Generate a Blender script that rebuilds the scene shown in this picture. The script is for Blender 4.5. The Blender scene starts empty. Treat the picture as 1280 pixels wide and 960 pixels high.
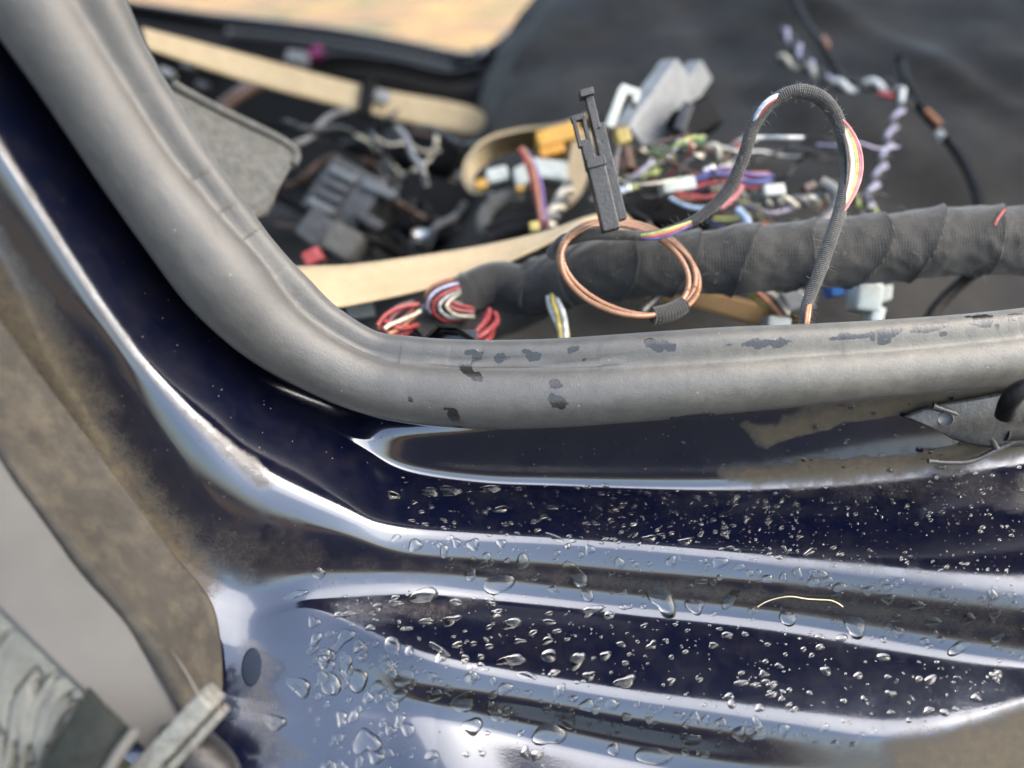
import bpy, bmesh, math, random
import numpy as np
from mathutils import Vector

random.seed(7); rng = np.random.default_rng(11)
S = bpy.context.scene
C = S.collection

# ---------------------------------------------------------------- camera, sky, sun, exposure
F = 924.0                                     # focal length in photo pixels (1280 wide)
CAM = np.array((0.0, -0.26, 0.15)); PITCH = math.radians(30)
sp, cp = math.sin(PITCH), math.cos(PITCH)
RIGHT = np.array((1.0, 0, 0)); UP = np.array((0, sp, cp)); FWD = np.array((0, cp, -sp))
cam = bpy.data.cameras.new('camera'); co = bpy.data.objects.new('camera', cam); C.objects.link(co)
co.location = CAM; co.rotation_euler = (math.radians(90) - PITCH, 0, 0)
cam.sensor_width = 36; cam.lens = 36 * F / 1280; cam.clip_start = 0.01; cam.clip_end = 500
cam.dof.use_dof = True; cam.dof.focus_distance = 0.298; cam.dof.aperture_fstop = 3.7
S.camera = co
w = bpy.data.worlds.new('World'); S.world = w; w.use_nodes = True
wn = w.node_tree.nodes; wl = w.node_tree.links; wn.clear()
sky = wn.new('ShaderNodeTexSky'); sky.sky_type = 'NISHITA'; sky.sun_disc = False
SUN_EL, SUN_AZ = math.radians(46), math.radians(96)
sky.sun_elevation = SUN_EL; sky.sun_rotation = SUN_AZ; sky.air_density = 1.4; sky.dust_density = 4.0; sky.ozone_density = 1.5
hs = wn.new('ShaderNodeHueSaturation'); hs.inputs['Saturation'].default_value = 0.85
bg = wn.new('ShaderNodeBackground'); bg.inputs['Strength'].default_value = 0.15
wo = wn.new('ShaderNodeOutputWorld')
wl.new(sky.outputs[0], hs.inputs['Color']); wl.new(hs.outputs[0], bg.inputs['Color']); wl.new(bg.outputs[0], wo.inputs['Surface'])
sun = bpy.data.lights.new('sun', 'SUN'); sun.energy = 0.8; sun.angle = math.radians(80); sun.color = (1, .92, .80)
so = bpy.data.objects.new('sun', sun); C.objects.link(so)
sd = Vector((math.sin(SUN_AZ) * math.cos(SUN_EL), math.cos(SUN_AZ) * math.cos(SUN_EL), math.sin(SUN_EL)))
so.rotation_euler = (-sd).to_track_quat('-Z', 'Y').to_euler(); so.location = (0, -1, 3)
S.view_settings.view_transform = 'Standard'; S.view_settings.look = 'None'; S.view_settings.gamma = 1
S.view_settings.exposure = 2.6
S.render.engine = 'CYCLES'; S.cycles.use_denoising = True; S.cycles.max_bounces = 10; S.cycles.transmission_bounces = 6
S.cycles.caustics_refractive = False; S.cycles.caustics_reflective = False; S.cycles.sample_clamp_indirect = 8

# ---------------------------------------------------------------- helpers
def rays(p):
    p = np.asarray(p, float); a = (p[..., 0] - 640) / F; b = (480 - p[..., 1]) / F
    return FWD + a[..., None] * RIGHT + b[..., None] * UP
DS = 1.0                                      # distance and size factor for a cluster of things
def P(px, py, d): return CAM + d * DS * rays((px, py))
def W(pts): p = np.asarray(pts, float); return CAM + p[..., 2:3] * DS * rays(p[..., :2])
def V(dx, dy, d, dd=0.0): return (RIGHT * dx * d / F - UP * dy * d / F + FWD * dd) * DS
def proj(v):
    q = v - CAM; z = q @ FWD
    return np.stack([640 + F * (q @ RIGHT) / z, 480 - F * (q @ UP) / z, z], -1)
def on_y(px, py, y): r = rays((px, py)); return CAM + r * (y - CAM[1]) / r[1]
def cr(pts, n):
    p = np.asarray(pts, float); m = len(p)
    if m == 2:
        t = np.linspace(0, 1, n)[:, None]; return p[0] * (1 - t) + p[1] * t
    q = np.vstack([2 * p[0] - p[1], p, 2 * p[-1] - p[-2]])
    t = np.linspace(0, m - 1 - 1e-9, n); i = t.astype(int); f = (t - i)[:, None]
    a, b, c, d = q[i], q[i + 1], q[i + 2], q[i + 3]
    return .5 * (2 * b + (c - a) * f + (2 * a - 5 * b + 4 * c - d) * f * f + (3 * b - a - 3 * c + d) * f ** 3)
def path(pts, n): return W(cr(pts, n))
def gsm(a, s, ax):
    k = int(3 * s) + 1; x = np.arange(-k, k + 1); g = np.exp(-x * x / (2 * s * s)); g /= g.sum()
    pad = [(0, 0)] * a.ndim; pad[ax] = (k, k); b = np.pad(a, pad, mode='edge')
    return np.apply_along_axis(lambda r: np.convolve(r, g, 'valid'), ax, b)
def vn(p, seed=0):
    p = np.asarray(p, float); i = np.floor(p).astype(np.int64); f = p - i; f = f * f * (3 - 2 * f)
    def h(x, y, z):
        n = (x * 374761393 + y * 668265263 + z * 2147483647 + seed * 1274126177) & 0xffffffff
        n = ((n ^ (n >> 13)) * 1274126177) & 0xffffffff
        return ((n ^ (n >> 16)) & 0xffff) / 65535.0
    r = 0
    for a in (0, 1):
        for b in (0, 1):
            for c in (0, 1):
                wgt = (f[..., 0] if a else 1 - f[..., 0]) * (f[..., 1] if b else 1 - f[..., 1]) * (f[..., 2] if c else 1 - f[..., 2])
                r = r + wgt * h(i[..., 0] + a, i[..., 1] + b, i[..., 2] + c)
    return r
def fbm(p, seed=0, o=3):
    r = 0; a = .5
    for k in range(o): r = r + a * vn(np.asarray(p) * 2 ** k, seed + k); a *= .5
    return r / (1 - .5 ** o)
WO = {}
def mesh(name, v, f, mat, parent=None, smooth=True, attrs=None, label=None, cat=None, group=None, kind=None, origin=None):
    v = np.asarray(v, float)
    if parent is not None: o0 = WO[parent]
    elif origin is not None: o0 = np.asarray(origin, float)
    else: o0 = np.array([v[:, 0].mean(), v[:, 1].mean(), v[:, 2].min()])
    me = bpy.data.meshes.new(name); me.from_pydata((v - o0).tolist(), [], f if isinstance(f, list) else f.tolist())
    if smooth is True: me.polygons.foreach_set('use_smooth', [True] * len(me.polygons))
    if attrs:
        for k, a in attrs.items():
            a = np.asarray(a, float)
            if a.ndim == 1:
                at = me.attributes.new(k, 'FLOAT', 'POINT'); at.data.foreach_set('value', a)
            else:
                at = me.attributes.new(k, 'FLOAT_VECTOR', 'POINT'); at.data.foreach_set('vector', a.ravel())
    me.update(); o = bpy.data.objects.new(name, me); C.objects.link(o)
    if mat: me.materials.append(mat)
    if parent is not None: o.parent = parent
    else: o.location = o0
    WO[o] = o0
    tag(o, label, cat, group, kind); return o
def tag(o, label=None, cat=None, group=None, kind=None):
    for k, x in (('label', label), ('category', cat), ('group', group), ('kind', kind)):
        if x: o[k] = x
def thing(name, label, cat, loc, group=None):
    o = bpy.data.objects.new(name, None); C.objects.link(o); o.location = loc; o.empty_display_size = .01
    WO[o] = np.asarray(loc, float); tag(o, label, cat, group); return o
def gridf(nu, nv, wrap=False):
    i = np.arange(nu - 1)[:, None]; m = nv if wrap else nv - 1; j = np.arange(m)[None, :]; j2 = (j + 1) % nv
    return np.stack([i * nv + j, (i + 1) * nv + j, (i + 1) * nv + j2, i * nv + j2], -1).reshape(-1, 4)
def frames(p, ref=None):
    t = np.gradient(p, axis=0); t /= np.linalg.norm(t, axis=1)[:, None] + 1e-12
    n = np.zeros_like(p); r = np.array(FWD if ref is None else ref, float)
    for i in range(len(p)):
        r = r - t[i] * (r @ t[i]); l = np.linalg.norm(r)
        if l < 1e-6: r = np.cross(t[i], RIGHT); l = np.linalg.norm(r)
        r = r / l; n[i] = r
    return t, n, np.cross(t, n)
def tube(p, r, seg=10, rmod=None):
    p = np.asarray(p, float); n = len(p); t, a, b = frames(p)
    r = np.broadcast_to(np.asarray(r, float), (n,)) * DS
    th = np.linspace(0, 2 * np.pi, seg, endpoint=False)
    R = r[:, None] * np.ones(seg)
    arc = np.r_[0, np.cumsum(np.linalg.norm(np.diff(p, axis=0), axis=1))]
    if rmod is not None: R = R * rmod(arc[:, None] + 0 * th, th[None, :] + 0 * R)
    v = p[:, None] + R[..., None] * (np.cos(th)[None, :, None] * a[:, None] + np.sin(th)[None, :, None] * b[:, None])
    f = gridf(n, seg, True)[:, ::-1].tolist(); v = v.reshape(-1, 3); k = len(v)
    tw = np.where(th > np.pi, 2 * np.pi - th, th)
    uv = np.stack([arc[:, None] + 0 * R, tw[None, :] * r[:, None], 0 * R], -1).reshape(-1, 3)
    v = np.vstack([v, p[0], p[-1]]); uv = np.vstack([uv, uv[0], uv[-1]])
    for j in range(seg):
        f.append([k, j, (j + 1) % seg]); f.append([k + 1, (n - 1) * seg + (j + 1) % seg, (n - 1) * seg + j])
    return v, f, uv
def join(*ms):
    vs, fs, k = [], [], 0
    for m in ms:
        vs.append(np.asarray(m[0])); fs += [[q + k for q in x] for x in (m[1] if isinstance(m[1], list) else m[1].tolist())]; k += len(m[0])
    return np.vstack(vs), fs
def rbox(c, X, Y, Z, bev=.15, seg=2):
    bm = bmesh.new(); bmesh.ops.create_cube(bm, size=2)
    L = [np.linalg.norm(q) for q in (X, Y, Z)]; D = [np.asarray(q) / l for q, l in zip((X, Y, Z), L)]
    for q in bm.verts: q.co = Vector((q.co.x * L[0], q.co.y * L[1], q.co.z * L[2]))
    if bev: bmesh.ops.bevel(bm, geom=bm.edges[:], offset=bev * min(L), segments=seg, affect='EDGES', profile=.6)
    bm.verts.index_update()
    v = np.array([q.co[:] for q in bm.verts]); f = [[q.index for q in x.verts] for x in bm.faces]; bm.free()
    if np.dot(np.cross(D[0], D[1]), D[2]) < 0: f = [x[::-1] for x in f]
    return np.asarray(c) + v[:, :1] * D[0] + v[:, 1:2] * D[1] + v[:, 2:] * D[2], f
def slab(g, th):
    """solid sheet from a grid of points (nu,nv,3); th metres thick, thickness away from the front"""
    nu, nv = g.shape[:2]; du = np.gradient(g, axis=0); dv = np.gradient(g, axis=1)
    n = np.cross(du, dv); n /= np.linalg.norm(n, axis=-1)[..., None] + 1e-12
    if (n.reshape(-1, 3) @ FWD).mean() < 0: n = -n
    b = g + n * th; v = np.vstack([g.reshape(-1, 3), b.reshape(-1, 3)]); K = nu * nv
    f = gridf(nu, nv).tolist(); f2 = [[q + K for q in x[::-1]] for x in f]
    if np.dot(np.cross(v[f[0][1]] - v[f[0][0]], v[f[0][2]] - v[f[0][0]]), FWD) > 0: f = [x[::-1] for x in f]; f2 = [x[::-1] for x in f2]
    ring = [i * nv for i in range(nu)] + [(nu - 1) * nv + j for j in range(1, nv)] + [i * nv + nv - 1 for i in range(nu - 2, -1, -1)] + list(range(nv - 2, 0, -1))
    s = [[ring[i], ring[(i + 1) % len(ring)], ring[(i + 1) % len(ring)] + K, ring[i] + K] for i in range(len(ring))]
    return v, f + f2 + s
def ruled(a, b, n, m=6):
    A, B = cr(a, n), cr(b, n); t = np.linspace(0, 1, m)[None, :, None]
    return W(A[:, None] * (1 - t) + B[:, None] * t)

# ---------------------------------------------------------------- materials
def newmat(name):
    m = bpy.data.materials.new(name); m.use_nodes = True; nt = m.node_tree
    return m, nt, nt.nodes['Principled BSDF']
class NT:
    def __init__(s, nt): s.nt = nt
    def n(s, t, **k):
        q = s.nt.nodes.new(t)
        for a, b in k.items():
            if a in q.inputs.keys(): q.inputs[a].default_value = b
            else: setattr(q, a, b)
        return q
    def l(s, a, b): s.nt.links.new(a, b)
    def noise(s, scale, det=4, rough=.6, vec=None):
        q = s.n('ShaderNodeTexNoise', Scale=scale, Detail=det, Roughness=rough)
        s.l(vec or s.co(), q.inputs['Vector']); return q.outputs['Fac']
    def co(s):
        if not hasattr(s, '_c'): s._c = s.n('ShaderNodeTexCoord').outputs['Object']
        return s._c
    def ramp(s, fac, a, b, c0=0., c1=1.):
        q = s.n('ShaderNodeMapRange'); q.inputs[1].default_value = a; q.inputs[2].default_value = b
        q.inputs[3].default_value = c0; q.inputs[4].default_value = c1; s.l(fac, q.inputs[0]); return q.outputs[0]
    def math(s, op, a, b):
        q = s.n('ShaderNodeMath', operation=op)
        for i, x in enumerate((a, b)):
            if isinstance(x, (int, float)): q.inputs[i].default_value = x
            else: s.l(x, q.inputs[i])
        return q.outputs[0]
    def mix(s, fac, a, b):
        q = s.n('ShaderNodeMix', data_type='RGBA')
        for sock, x in ((q.inputs[0], fac), (q.inputs[6], a), (q.inputs[7], b)):
            if isinstance(x, (int, float)): sock.default_value = x
            elif isinstance(x, tuple): sock.default_value = (*x, 1)[:4]
            else: s.l(x, sock)
        return q.outputs[2]
    def attr(s, name): return s.n('ShaderNodeAttribute', attribute_name=name)
    def bump(s, h, strength, dist, nrm=None):
        q = s.n('ShaderNodeBump', Strength=strength, Distance=dist); s.l(h, q.inputs['Height'])
        if nrm: s.l(nrm, q.inputs['Normal'])
        return q.outputs[0]
MATS = {}
def pm(name, col, rough=.5, var=.35, scale=90, bump=.0, bscale=600, dust=0., metal=0., ior=1.45, trans=0., dcol=(.2, .17, .13), sheen=0.):
    if name in MATS: return MATS[name]
    m, nt, b = newmat(name); N = NT(nt)
    nz = N.noise(scale); f = N.ramp(nz, .3, .7, 1 - var, 1 + var * .6)
    q = N.n('ShaderNodeVectorMath', operation='SCALE'); q.inputs[0].default_value = col; N.l(f, q.inputs['Scale'])
    c = q.outputs[0]
    if dust:
        d = N.ramp(N.noise(scale * 2.3, 6, .7), .45, .75, 0, dust); c = N.mix(d, c, dcol)
    N.l(c, b.inputs['Base Color'])
    N.l(N.ramp(N.noise(scale * 1.7), .3, .7, max(.02, rough - .12), min(1, rough + .12)), b.inputs['Roughness'])
    b.inputs['Metallic'].default_value = metal; b.inputs['IOR'].default_value = ior
    if trans: b.inputs['Transmission Weight'].default_value = trans
    if sheen: b.inputs['Sheen Weight'].default_value = sheen
    if bump: N.l(N.bump(N.noise(bscale, 5, .65), bump, .0015), b.inputs['Normal'])
    MATS[name] = m; return m
def paint_mat():
    m, nt, b = newmat('navy_paint'); N = NT(nt)
    d = N.attr('dust').outputs['Fac']
    n1 = N.noise(330, 10, .8); n2 = N.noise(1200, 5, .75)
    g = N.math('MULTIPLY', d, N.ramp(n1, .25, .65, .45, 1.15))
    n3 = N.noise(3500, 3, .8)
    g = N.math('MULTIPLY', g, N.ramp(n3, .36, .64, .35, 1.4))
    edge = N.ramp(N.math('ADD', g, N.math('MULTIPLY', N.math('MULTIPLY', N.math('SUBTRACT', n2, .5), .5), g)), .08, .95)
    # fine specks of grit
    vo = N.n('ShaderNodeTexVoronoi', Scale=420.); N.l(N.co(), vo.inputs['Vector'])
    sz = N.n('ShaderNodeSeparateColor'); N.l(vo.outputs['Color'], sz.inputs[0])
    thr = N.ramp(sz.outputs[0], .72, 1, 0, .17)
    spk = N.math('LESS_THAN', vo.outputs['Distance'], thr)
    film = N.ramp(N.noise(60, 7, .75), .42, .8, .0, .085)
    tot = N.math('MAXIMUM', N.math('MAXIMUM', edge, N.math('MULTIPLY', spk, .55)), film)
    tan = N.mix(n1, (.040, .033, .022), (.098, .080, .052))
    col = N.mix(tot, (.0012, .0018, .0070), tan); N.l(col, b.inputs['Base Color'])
    mp = N.n('ShaderNodeMapping'); mp.inputs['Scale'].default_value = (25, 1400, 1400); mp.inputs['Rotation'].default_value = (0, .05, .25); N.l(N.co(), mp.inputs['Vector'])
    scr = N.ramp(N.noise(1., 4, .7, mp.outputs[0]), .58, .75, 0, .14)
    r0 = N.math('ADD', scr, N.ramp(N.noise(240, 6, .7), .4, .8, .035, .10))
    mr = N.n('ShaderNodeMix', data_type='FLOAT'); N.l(tot, mr.inputs[0]); N.l(r0, mr.inputs[2]); mr.inputs[3].default_value = .75
    mb = N.n('ShaderNodeMix', data_type='FLOAT'); N.l(tot, mb.inputs[0]); N.l(N.ramp(N.noise(25, 6, .7), .3, .75, .10, .19), mb.inputs[2]); mb.inputs[3].default_value = .8
    N.l(mb.outputs[0], b.inputs['Roughness']); b.inputs['IOR'].default_value = 1.5; b.inputs['Specular Tint'].default_value = (.72, .82, 1, 1); N.l(N.ramp(tot, 0, .8, .5, .06), b.inputs['Specular IOR Level'])
    N.l(mr.outputs[0], b.inputs['Coat Roughness']); b.inputs['Coat IOR'].default_value = 1.62
    N.l(N.ramp(tot, 0, .6, .9, .02), b.inputs['Coat Weight'])
    h = N.math('ADD', N.math('MULTIPLY', tot, .6), N.math('MULTIPLY', N.noise(1500, 2), .12))
    bb = N.bump(h, .22, .0004); N.l(bb, b.inputs['Normal']); N.l(bb, b.inputs['Coat Normal'])
    return m
def rubber_mat():
    m, nt, b = newmat('seal_rubber'); N = NT(nt)
    wet = N.attr('wet').outputs['Fac']; du = N.attr('dust').outputs['Fac']
    n1 = N.noise(120, 7, .7); n2 = N.noise(700, 6, .75)
    wf = N.ramp(N.math('ADD', wet, N.math('MULTIPLY', N.math('SUBTRACT', n2, .5), .5)), .42, .55)
    base = N.mix(N.ramp(n1, .3, .75), (.030, .0305, .031), (.046, .0462, .0458))
    dd = N.math('MULTIPLY', du, N.ramp(N.math('ADD', n1, N.math('MULTIPLY', n2, .5)), .45, 1.0, .15, 1.0))
    base = N.mix(dd, base, (.105, .097, .078))
    vo = N.n('ShaderNodeTexVoronoi', Scale=330.); N.l(N.co(), vo.inputs['Vector'])
    sz = N.n('ShaderNodeSeparateColor'); N.l(vo.outputs['Color'], sz.inputs[0])
    spk = N.math('LESS_THAN', vo.outputs['Distance'], N.ramp(sz.outputs[0], .93, 1, 0, .14))
    base = N.mix(N.math('MULTIPLY', spk, .7), base, (.2, .18, .13))
    col = N.mix(wf, base, (.011, .011, .011)); N.l(col, b.inputs['Base Color'])
    mr = N.n('ShaderNodeMix', data_type='FLOAT'); N.l(wf, mr.inputs[0]); mr.inputs[2].default_value = .52; mr.inputs[3].default_value = .2
    N.l(mr.outputs[0], b.inputs['Roughness'])
    h = N.math('ADD', N.math('MULTIPLY', N.noise(1300, 3, .6), .8), N.math('MULTIPLY', N.noise(300, 3), .6))
    N.l(N.bump(h, .32, .0005), b.inputs['Normal']); return m
def tape_mat(name, c0, c1, weave=900., bstr=.9):
    m, nt, b = newmat(name); N = NT(nt)
    uv = N.attr('tuv').outputs['Vector']; sx = N.n('ShaderNodeSeparateXYZ'); N.l(uv, sx.inputs[0])
    def wav(s, k): return N.math('SINE', N.math('MULTIPLY', s, k * 2 * math.pi), 0)
    wx = wav(sx.outputs[0], weave); wy = wav(sx.outputs[1], weave * .8)
    wv = N.ramp(N.math('ADD', wx, N.math('MULTIPLY', wy, .35)), -1.3, 1.3)
    n1 = N.noise(90, 6, .7); n2 = N.noise(800, 5, .7)
    f = N.math('ADD', N.math('MULTIPLY', n1, .9), N.math('ADD', N.math('MULTIPLY', wv, .2), N.math('MULTIPLY', n2, .5)))
    N.l(N.mix(N.ramp(f, .62, 1.1), c0, c1), b.inputs['Base Color']); b.inputs['Roughness'].default_value = .85
    b.inputs['Sheen Weight'].default_value = .15
    h = N.math('ADD', wv, N.math('MULTIPLY', n2, 1.1)); N.l(N.bump(h, bstr, .0006), b.inputs['Normal']); return m
def web_mat(name, c0, c1):
    m, nt, b = newmat(name); N = NT(nt)
    n1 = N.noise(60, 6, .75); n2 = N.noise(1100, 4, .7)
    N.l(N.mix(N.ramp(N.math('ADD', n1, N.math('MULTIPLY', n2, .5)), .45, 1.0), c0, c1), b.inputs['Base Color'])
    b.inputs['Roughness'].default_value = .7
    wv = N.n('ShaderNodeTexWave', Scale=330., Distortion=1.5); N.l(N.co(), wv.inputs['Vector'])
    N.l(N.bump(N.math('ADD', wv.outputs['Fac'], n2), .35, .0005), b.inputs['Normal']); return m
def water_mat():
    m, nt, b = newmat('water'); b.inputs['Transmission Weight'].default_value = 1; b.inputs['IOR'].default_value = 1.33
    b.inputs['Roughness'].default_value = 0.03; b.inputs['Base Color'].default_value = (1, 1, 1, 1); return m
def grass_mat():
    m, nt, b = newmat('dry_grass'); N = NT(nt)
    a = N.noise(1.1, 6, .7); c = N.noise(3., 8, .8); e = N.noise(.8, 4)
    col = N.mix(N.ramp(a, .45, .58), (.22, .122, .034), (.10, .062, .03))
    col = N.mix(N.ramp(e, .5, .6), col, (.06, .062, .016))
    col = N.mix(N.attr('near_shade').outputs['Fac'], col, (.006, .006, .007))
    q = N.n('ShaderNodeVectorMath', operation='SCALE'); N.l(col, q.inputs[0]); N.l(N.ramp(c, .3, .7, .4, 1.5), q.inputs['Scale'])
    N.l(q.outputs[0], b.inputs['Base Color']); b.inputs['Roughness'].default_value = .95
    N.l(N.bump(c, .8, .05), b.inputs['Normal']); return m
M_PAINT = paint_mat(); M_RUB = rubber_mat(); M_WATER = water_mat(); M_GRASS = grass_mat()
M_TAPE = tape_mat('cloth_tape', (.002, .002, .002), (.026, .025, .022), 700., .45)
M_FINE = tape_mat('fine_braid', (.006, .006, .006), (.06, .058, .054), 1100, .7)
M_WEB = web_mat('tan_webbing', (.25, .188, .105), (.36, .285, .175)); M_WEBD = web_mat('brown_webbing', (.2, .11, .035), (.26, .15, .055))
M_CARPET = pm('black_carpet', (.0165, .0152, .0135), .8, .6, 5, .7, 700, .85, dcol=(.044, .039, .032), ior=1.3)
M_BLK = pm('black_plastic', (.0035, .0034, .0033), .5, .4, 120, .3, 700, .3, dcol=(.012, .011, .0095), ior=1.22)
M_GLOSS = pm('gloss_black_plastic', (.008, .008, .009), .16, .3, 120, 0, 600, .2, dcol=(.06, .055, .05))
M_GREY = pm('grey_plastic', (.022, .023, .025), .4, .25, 100, .1, 700, .3)
M_LGREY = pm('light_grey_plastic', (.20, .203, .205), .5, .25, 90, .1, 500, .15)
M_WHITE = pm('white_plastic', (.36, .375, .34), .45, .25, 120, 0, 600, .1)
M_FELT = pm('grey_felt', (.075, .076, .071), .95, .4, 160, .8, 900, .3)
M_GREY2 = pm('mid_grey_plastic', (.075, .08, .085), .35, .3, 100, .1, 700, .3)
M_CLIP = pm('worn_black_plastic', (.012, .012, .0122), .38, .5, 200, .3, 700, .5, dcol=(.04, .038, .034))
M_WHITE2 = pm('bright_white_plastic', (.7, .72, .66), .4, .15, 120)
M_METAL = pm('dull_metal', (.35, .35, .35), .3, .3, 150, .1, 700, .2, metal=.9)
M_YEL = pm('yellow_plastic', (.42, .22, .025), .35, .2)
M_CLEAR = pm('milky_clear_plastic', (.2, .2, .18), .2, .4, 260, .6, 400, .5, trans=.4, dcol=(.1, .09, .06))
M_COPPER = pm('tan_cable_jacket', (.20, .095, .048), .3, .2, 150, .05, 900, .2)
M_DARKROOF = pm('headliner', (.018, .018, .02), .9, .2, 20)
def wc(name, c):
    l = sum(c) / 3; return pm('wire_' + name, tuple((x * .72 + l * .28) * (.5 + .35 * min(1, l / .5)) for x in c), .45, .45, 220, .2, 900, .5, dcol=(.04, .036, .03))
WIRE = dict(red=wc('red', (.55, .02, .02)), white=wc('white', (.65, .65, .62)), blue=wc('blue', (.06, .10, .42)), yellow=wc('yellow', (.62, .48, .03)),
            green=wc('green', (.06, .30, .08)), purple=wc('purple', (.20, .10, .38)), brown=wc('brown', (.16, .07, .035)), black=wc('black', (.015, .015, .016)),
            orange=wc('orange', (.62, .2, .05)), grey=wc('grey', (.2, .19, .18)), lime=wc('lime', (.45, .52, .08)), pink=wc('pink', (.6, .12, .14)),
            sky=wc('sky', (.3, .42, .6)), lilac=wc('lilac', (.42, .38, .55)), cream=wc('cream', (.62, .55, .38)))

# ---------------------------------------------------------------- the ground outside
gx = np.r_[np.linspace(-30, -3, 20), np.linspace(-2.9, 2.9, 60), np.linspace(3, 30, 30)]; n = len(gx); gy = np.r_[np.linspace(-12, -4, 10), np.linspace(-3.8, 1, 50), np.linspace(1.2, 45, 80)]
G = np.stack(np.meshgrid(gx, gy, indexing='ij'), -1)
NEAR_SHADE = np.clip((.15 - G[..., 1]) / .3, 0, 1) * np.clip((1.0 - G[..., 0] + .5 * (fbm(np.concatenate([G * 3, 0 * G[..., :1]], -1), 6) - .5)) / .25, 0, 1) * np.clip((G[..., 1] + 3.2) / 1.0, 0, 1)  # shade beside the car put into the ground colour, so the paint mirrors dark
zz = -.36 + .10 * (fbm(np.concatenate([G * .9, 0 * G[..., :1]], -1), 3) - .5) * np.clip((G[..., 1] - 1.8) / 2, 0, 1)
mesh('ground', np.concatenate([G, zz[..., None]], -1).reshape(-1, 3), gridf(n, len(gy)), M_GRASS, kind='structure', origin=(0, 0, 0), attrs=dict(near_shade=NEAR_SHADE.ravel()))

# ---------------------------------------------------------------- the seal and the painted sill around it
# stations along the opening: contact edge with the paint, crease, inner edge (photo pixels)
ST = [((-95, -105), (10, -170), (50, -195)), ((-10, 30), (90, -33), (130, -57)), ((60, 130), (150, 74), (182, 54)), ((130, 235), (217, 181), (246, 162)),
      ((190, 320), (280, 260), (303, 244)), ((240, 385), (326, 313), (343, 299)), ((300, 440), (368, 367), (386, 348)),
      ((360, 477), (408, 404), (422, 383)), ((430, 509), (462, 435), (471, 413)), ((500, 527), (514, 446), (518, 420)),
      ((600, 536), (601, 451), (602, 424)), ((700, 534), (699, 451), (698, 422)), ((800, 527), (796, 447), (794, 416)),
      ((900, 518), (893, 441), (890, 409)), ((1000, 508), (995, 435), (992, 405)), ((1100, 498), (1095, 429), (1092, 400)),
      ((1200, 488), (1195, 421), (1192, 393)), ((1320, 474), (1315, 408), (1312, 381)), ((1440, 460), (1435, 395), (1432, 369))]
ST = np.array(ST, float); NS = len(ST); NU = 720
c0 = cr(ST[:, 0], NU); cc = cr(ST[:, 1], NU); ci = cr(ST[:, 2], NU)
def to_y(px, y): r = rays(px); return CAM + r * ((y - CAM[1]) / r[..., 1:2])
def seal_tube(a, b, y, seg, fat, seedn, extra=None):
    mid = (a + b) / 2; hw = np.linalg.norm(a - b, axis=1) / 2
    y = np.broadcast_to(np.asarray(y, float), (len(mid),))[:, None]
    c = to_y(mid, y); d = (c - CAM) @ FWD; r = hw * d / F * fat
    def rm(s, t): return 1 + .012 * (fbm(np.stack([s * 45, np.cos(t) * 2, np.sin(t) * 2], -1), seedn) - .5) + (extra(s, t) if extra else 0)
    return tube(c, r, seg, rm), r
def wetmap(q, blobs):
    r = np.zeros(len(q))
    for (x, y, a, b, an) in blobs:
        ca, sa = math.cos(math.radians(an)), math.sin(math.radians(an)); dx, dy = q[:, 0] - x, q[:, 1] - y
        wob = 1 + 1.5 * (fbm(np.stack([q[:, 0] / 8., q[:, 1] / 5., 0 * dx + x], -1), 5) - .5)
        e = np.sqrt(((dx * ca + dy * sa) / a) ** 2 + ((-dx * sa + dy * ca) / b) ** 2) / wob
        r = np.maximum(r, np.clip(1.5 - e, 0, 1))
    return r
BLOBS = [(588, 443, 17, 5, 5), (622, 444, 14, 4, 0), (665, 443, 17, 5, 8), (716, 437, 11, 4, -15), (590, 467, 15, 6, 35), (568, 521, 8, 15, -35), (513, 500, 6, 4, 40),
         (697, 480, 9, 6, 20), (698, 503, 14, 8, 40), (870, 521, 30, 4, -3), (955, 429, 36, 6, -2), (1065, 420, 29, 4, -4), (1110, 416, 20, 6, -5), (1150, 411, 15, 5, 0),
         (1175, 407, 14, 5, -5), (1228, 402, 18, 9, 15), (828, 432, 20, 6, 10), (813, 427, 9, 4, 0), (1100, 427, 9, 4, 0), (1265, 396, 14, 4, 0), (730, 448, 4, 2, 0), (1180, 417, 6, 3, 0)]
def lobes(s, t): return .018 * np.exp(-((np.cos(t) + .55) / .12) ** 2) * (np.sin(t) > 0) - .012 * np.exp(-((np.cos(t) + .75) / .1) ** 2)
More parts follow.
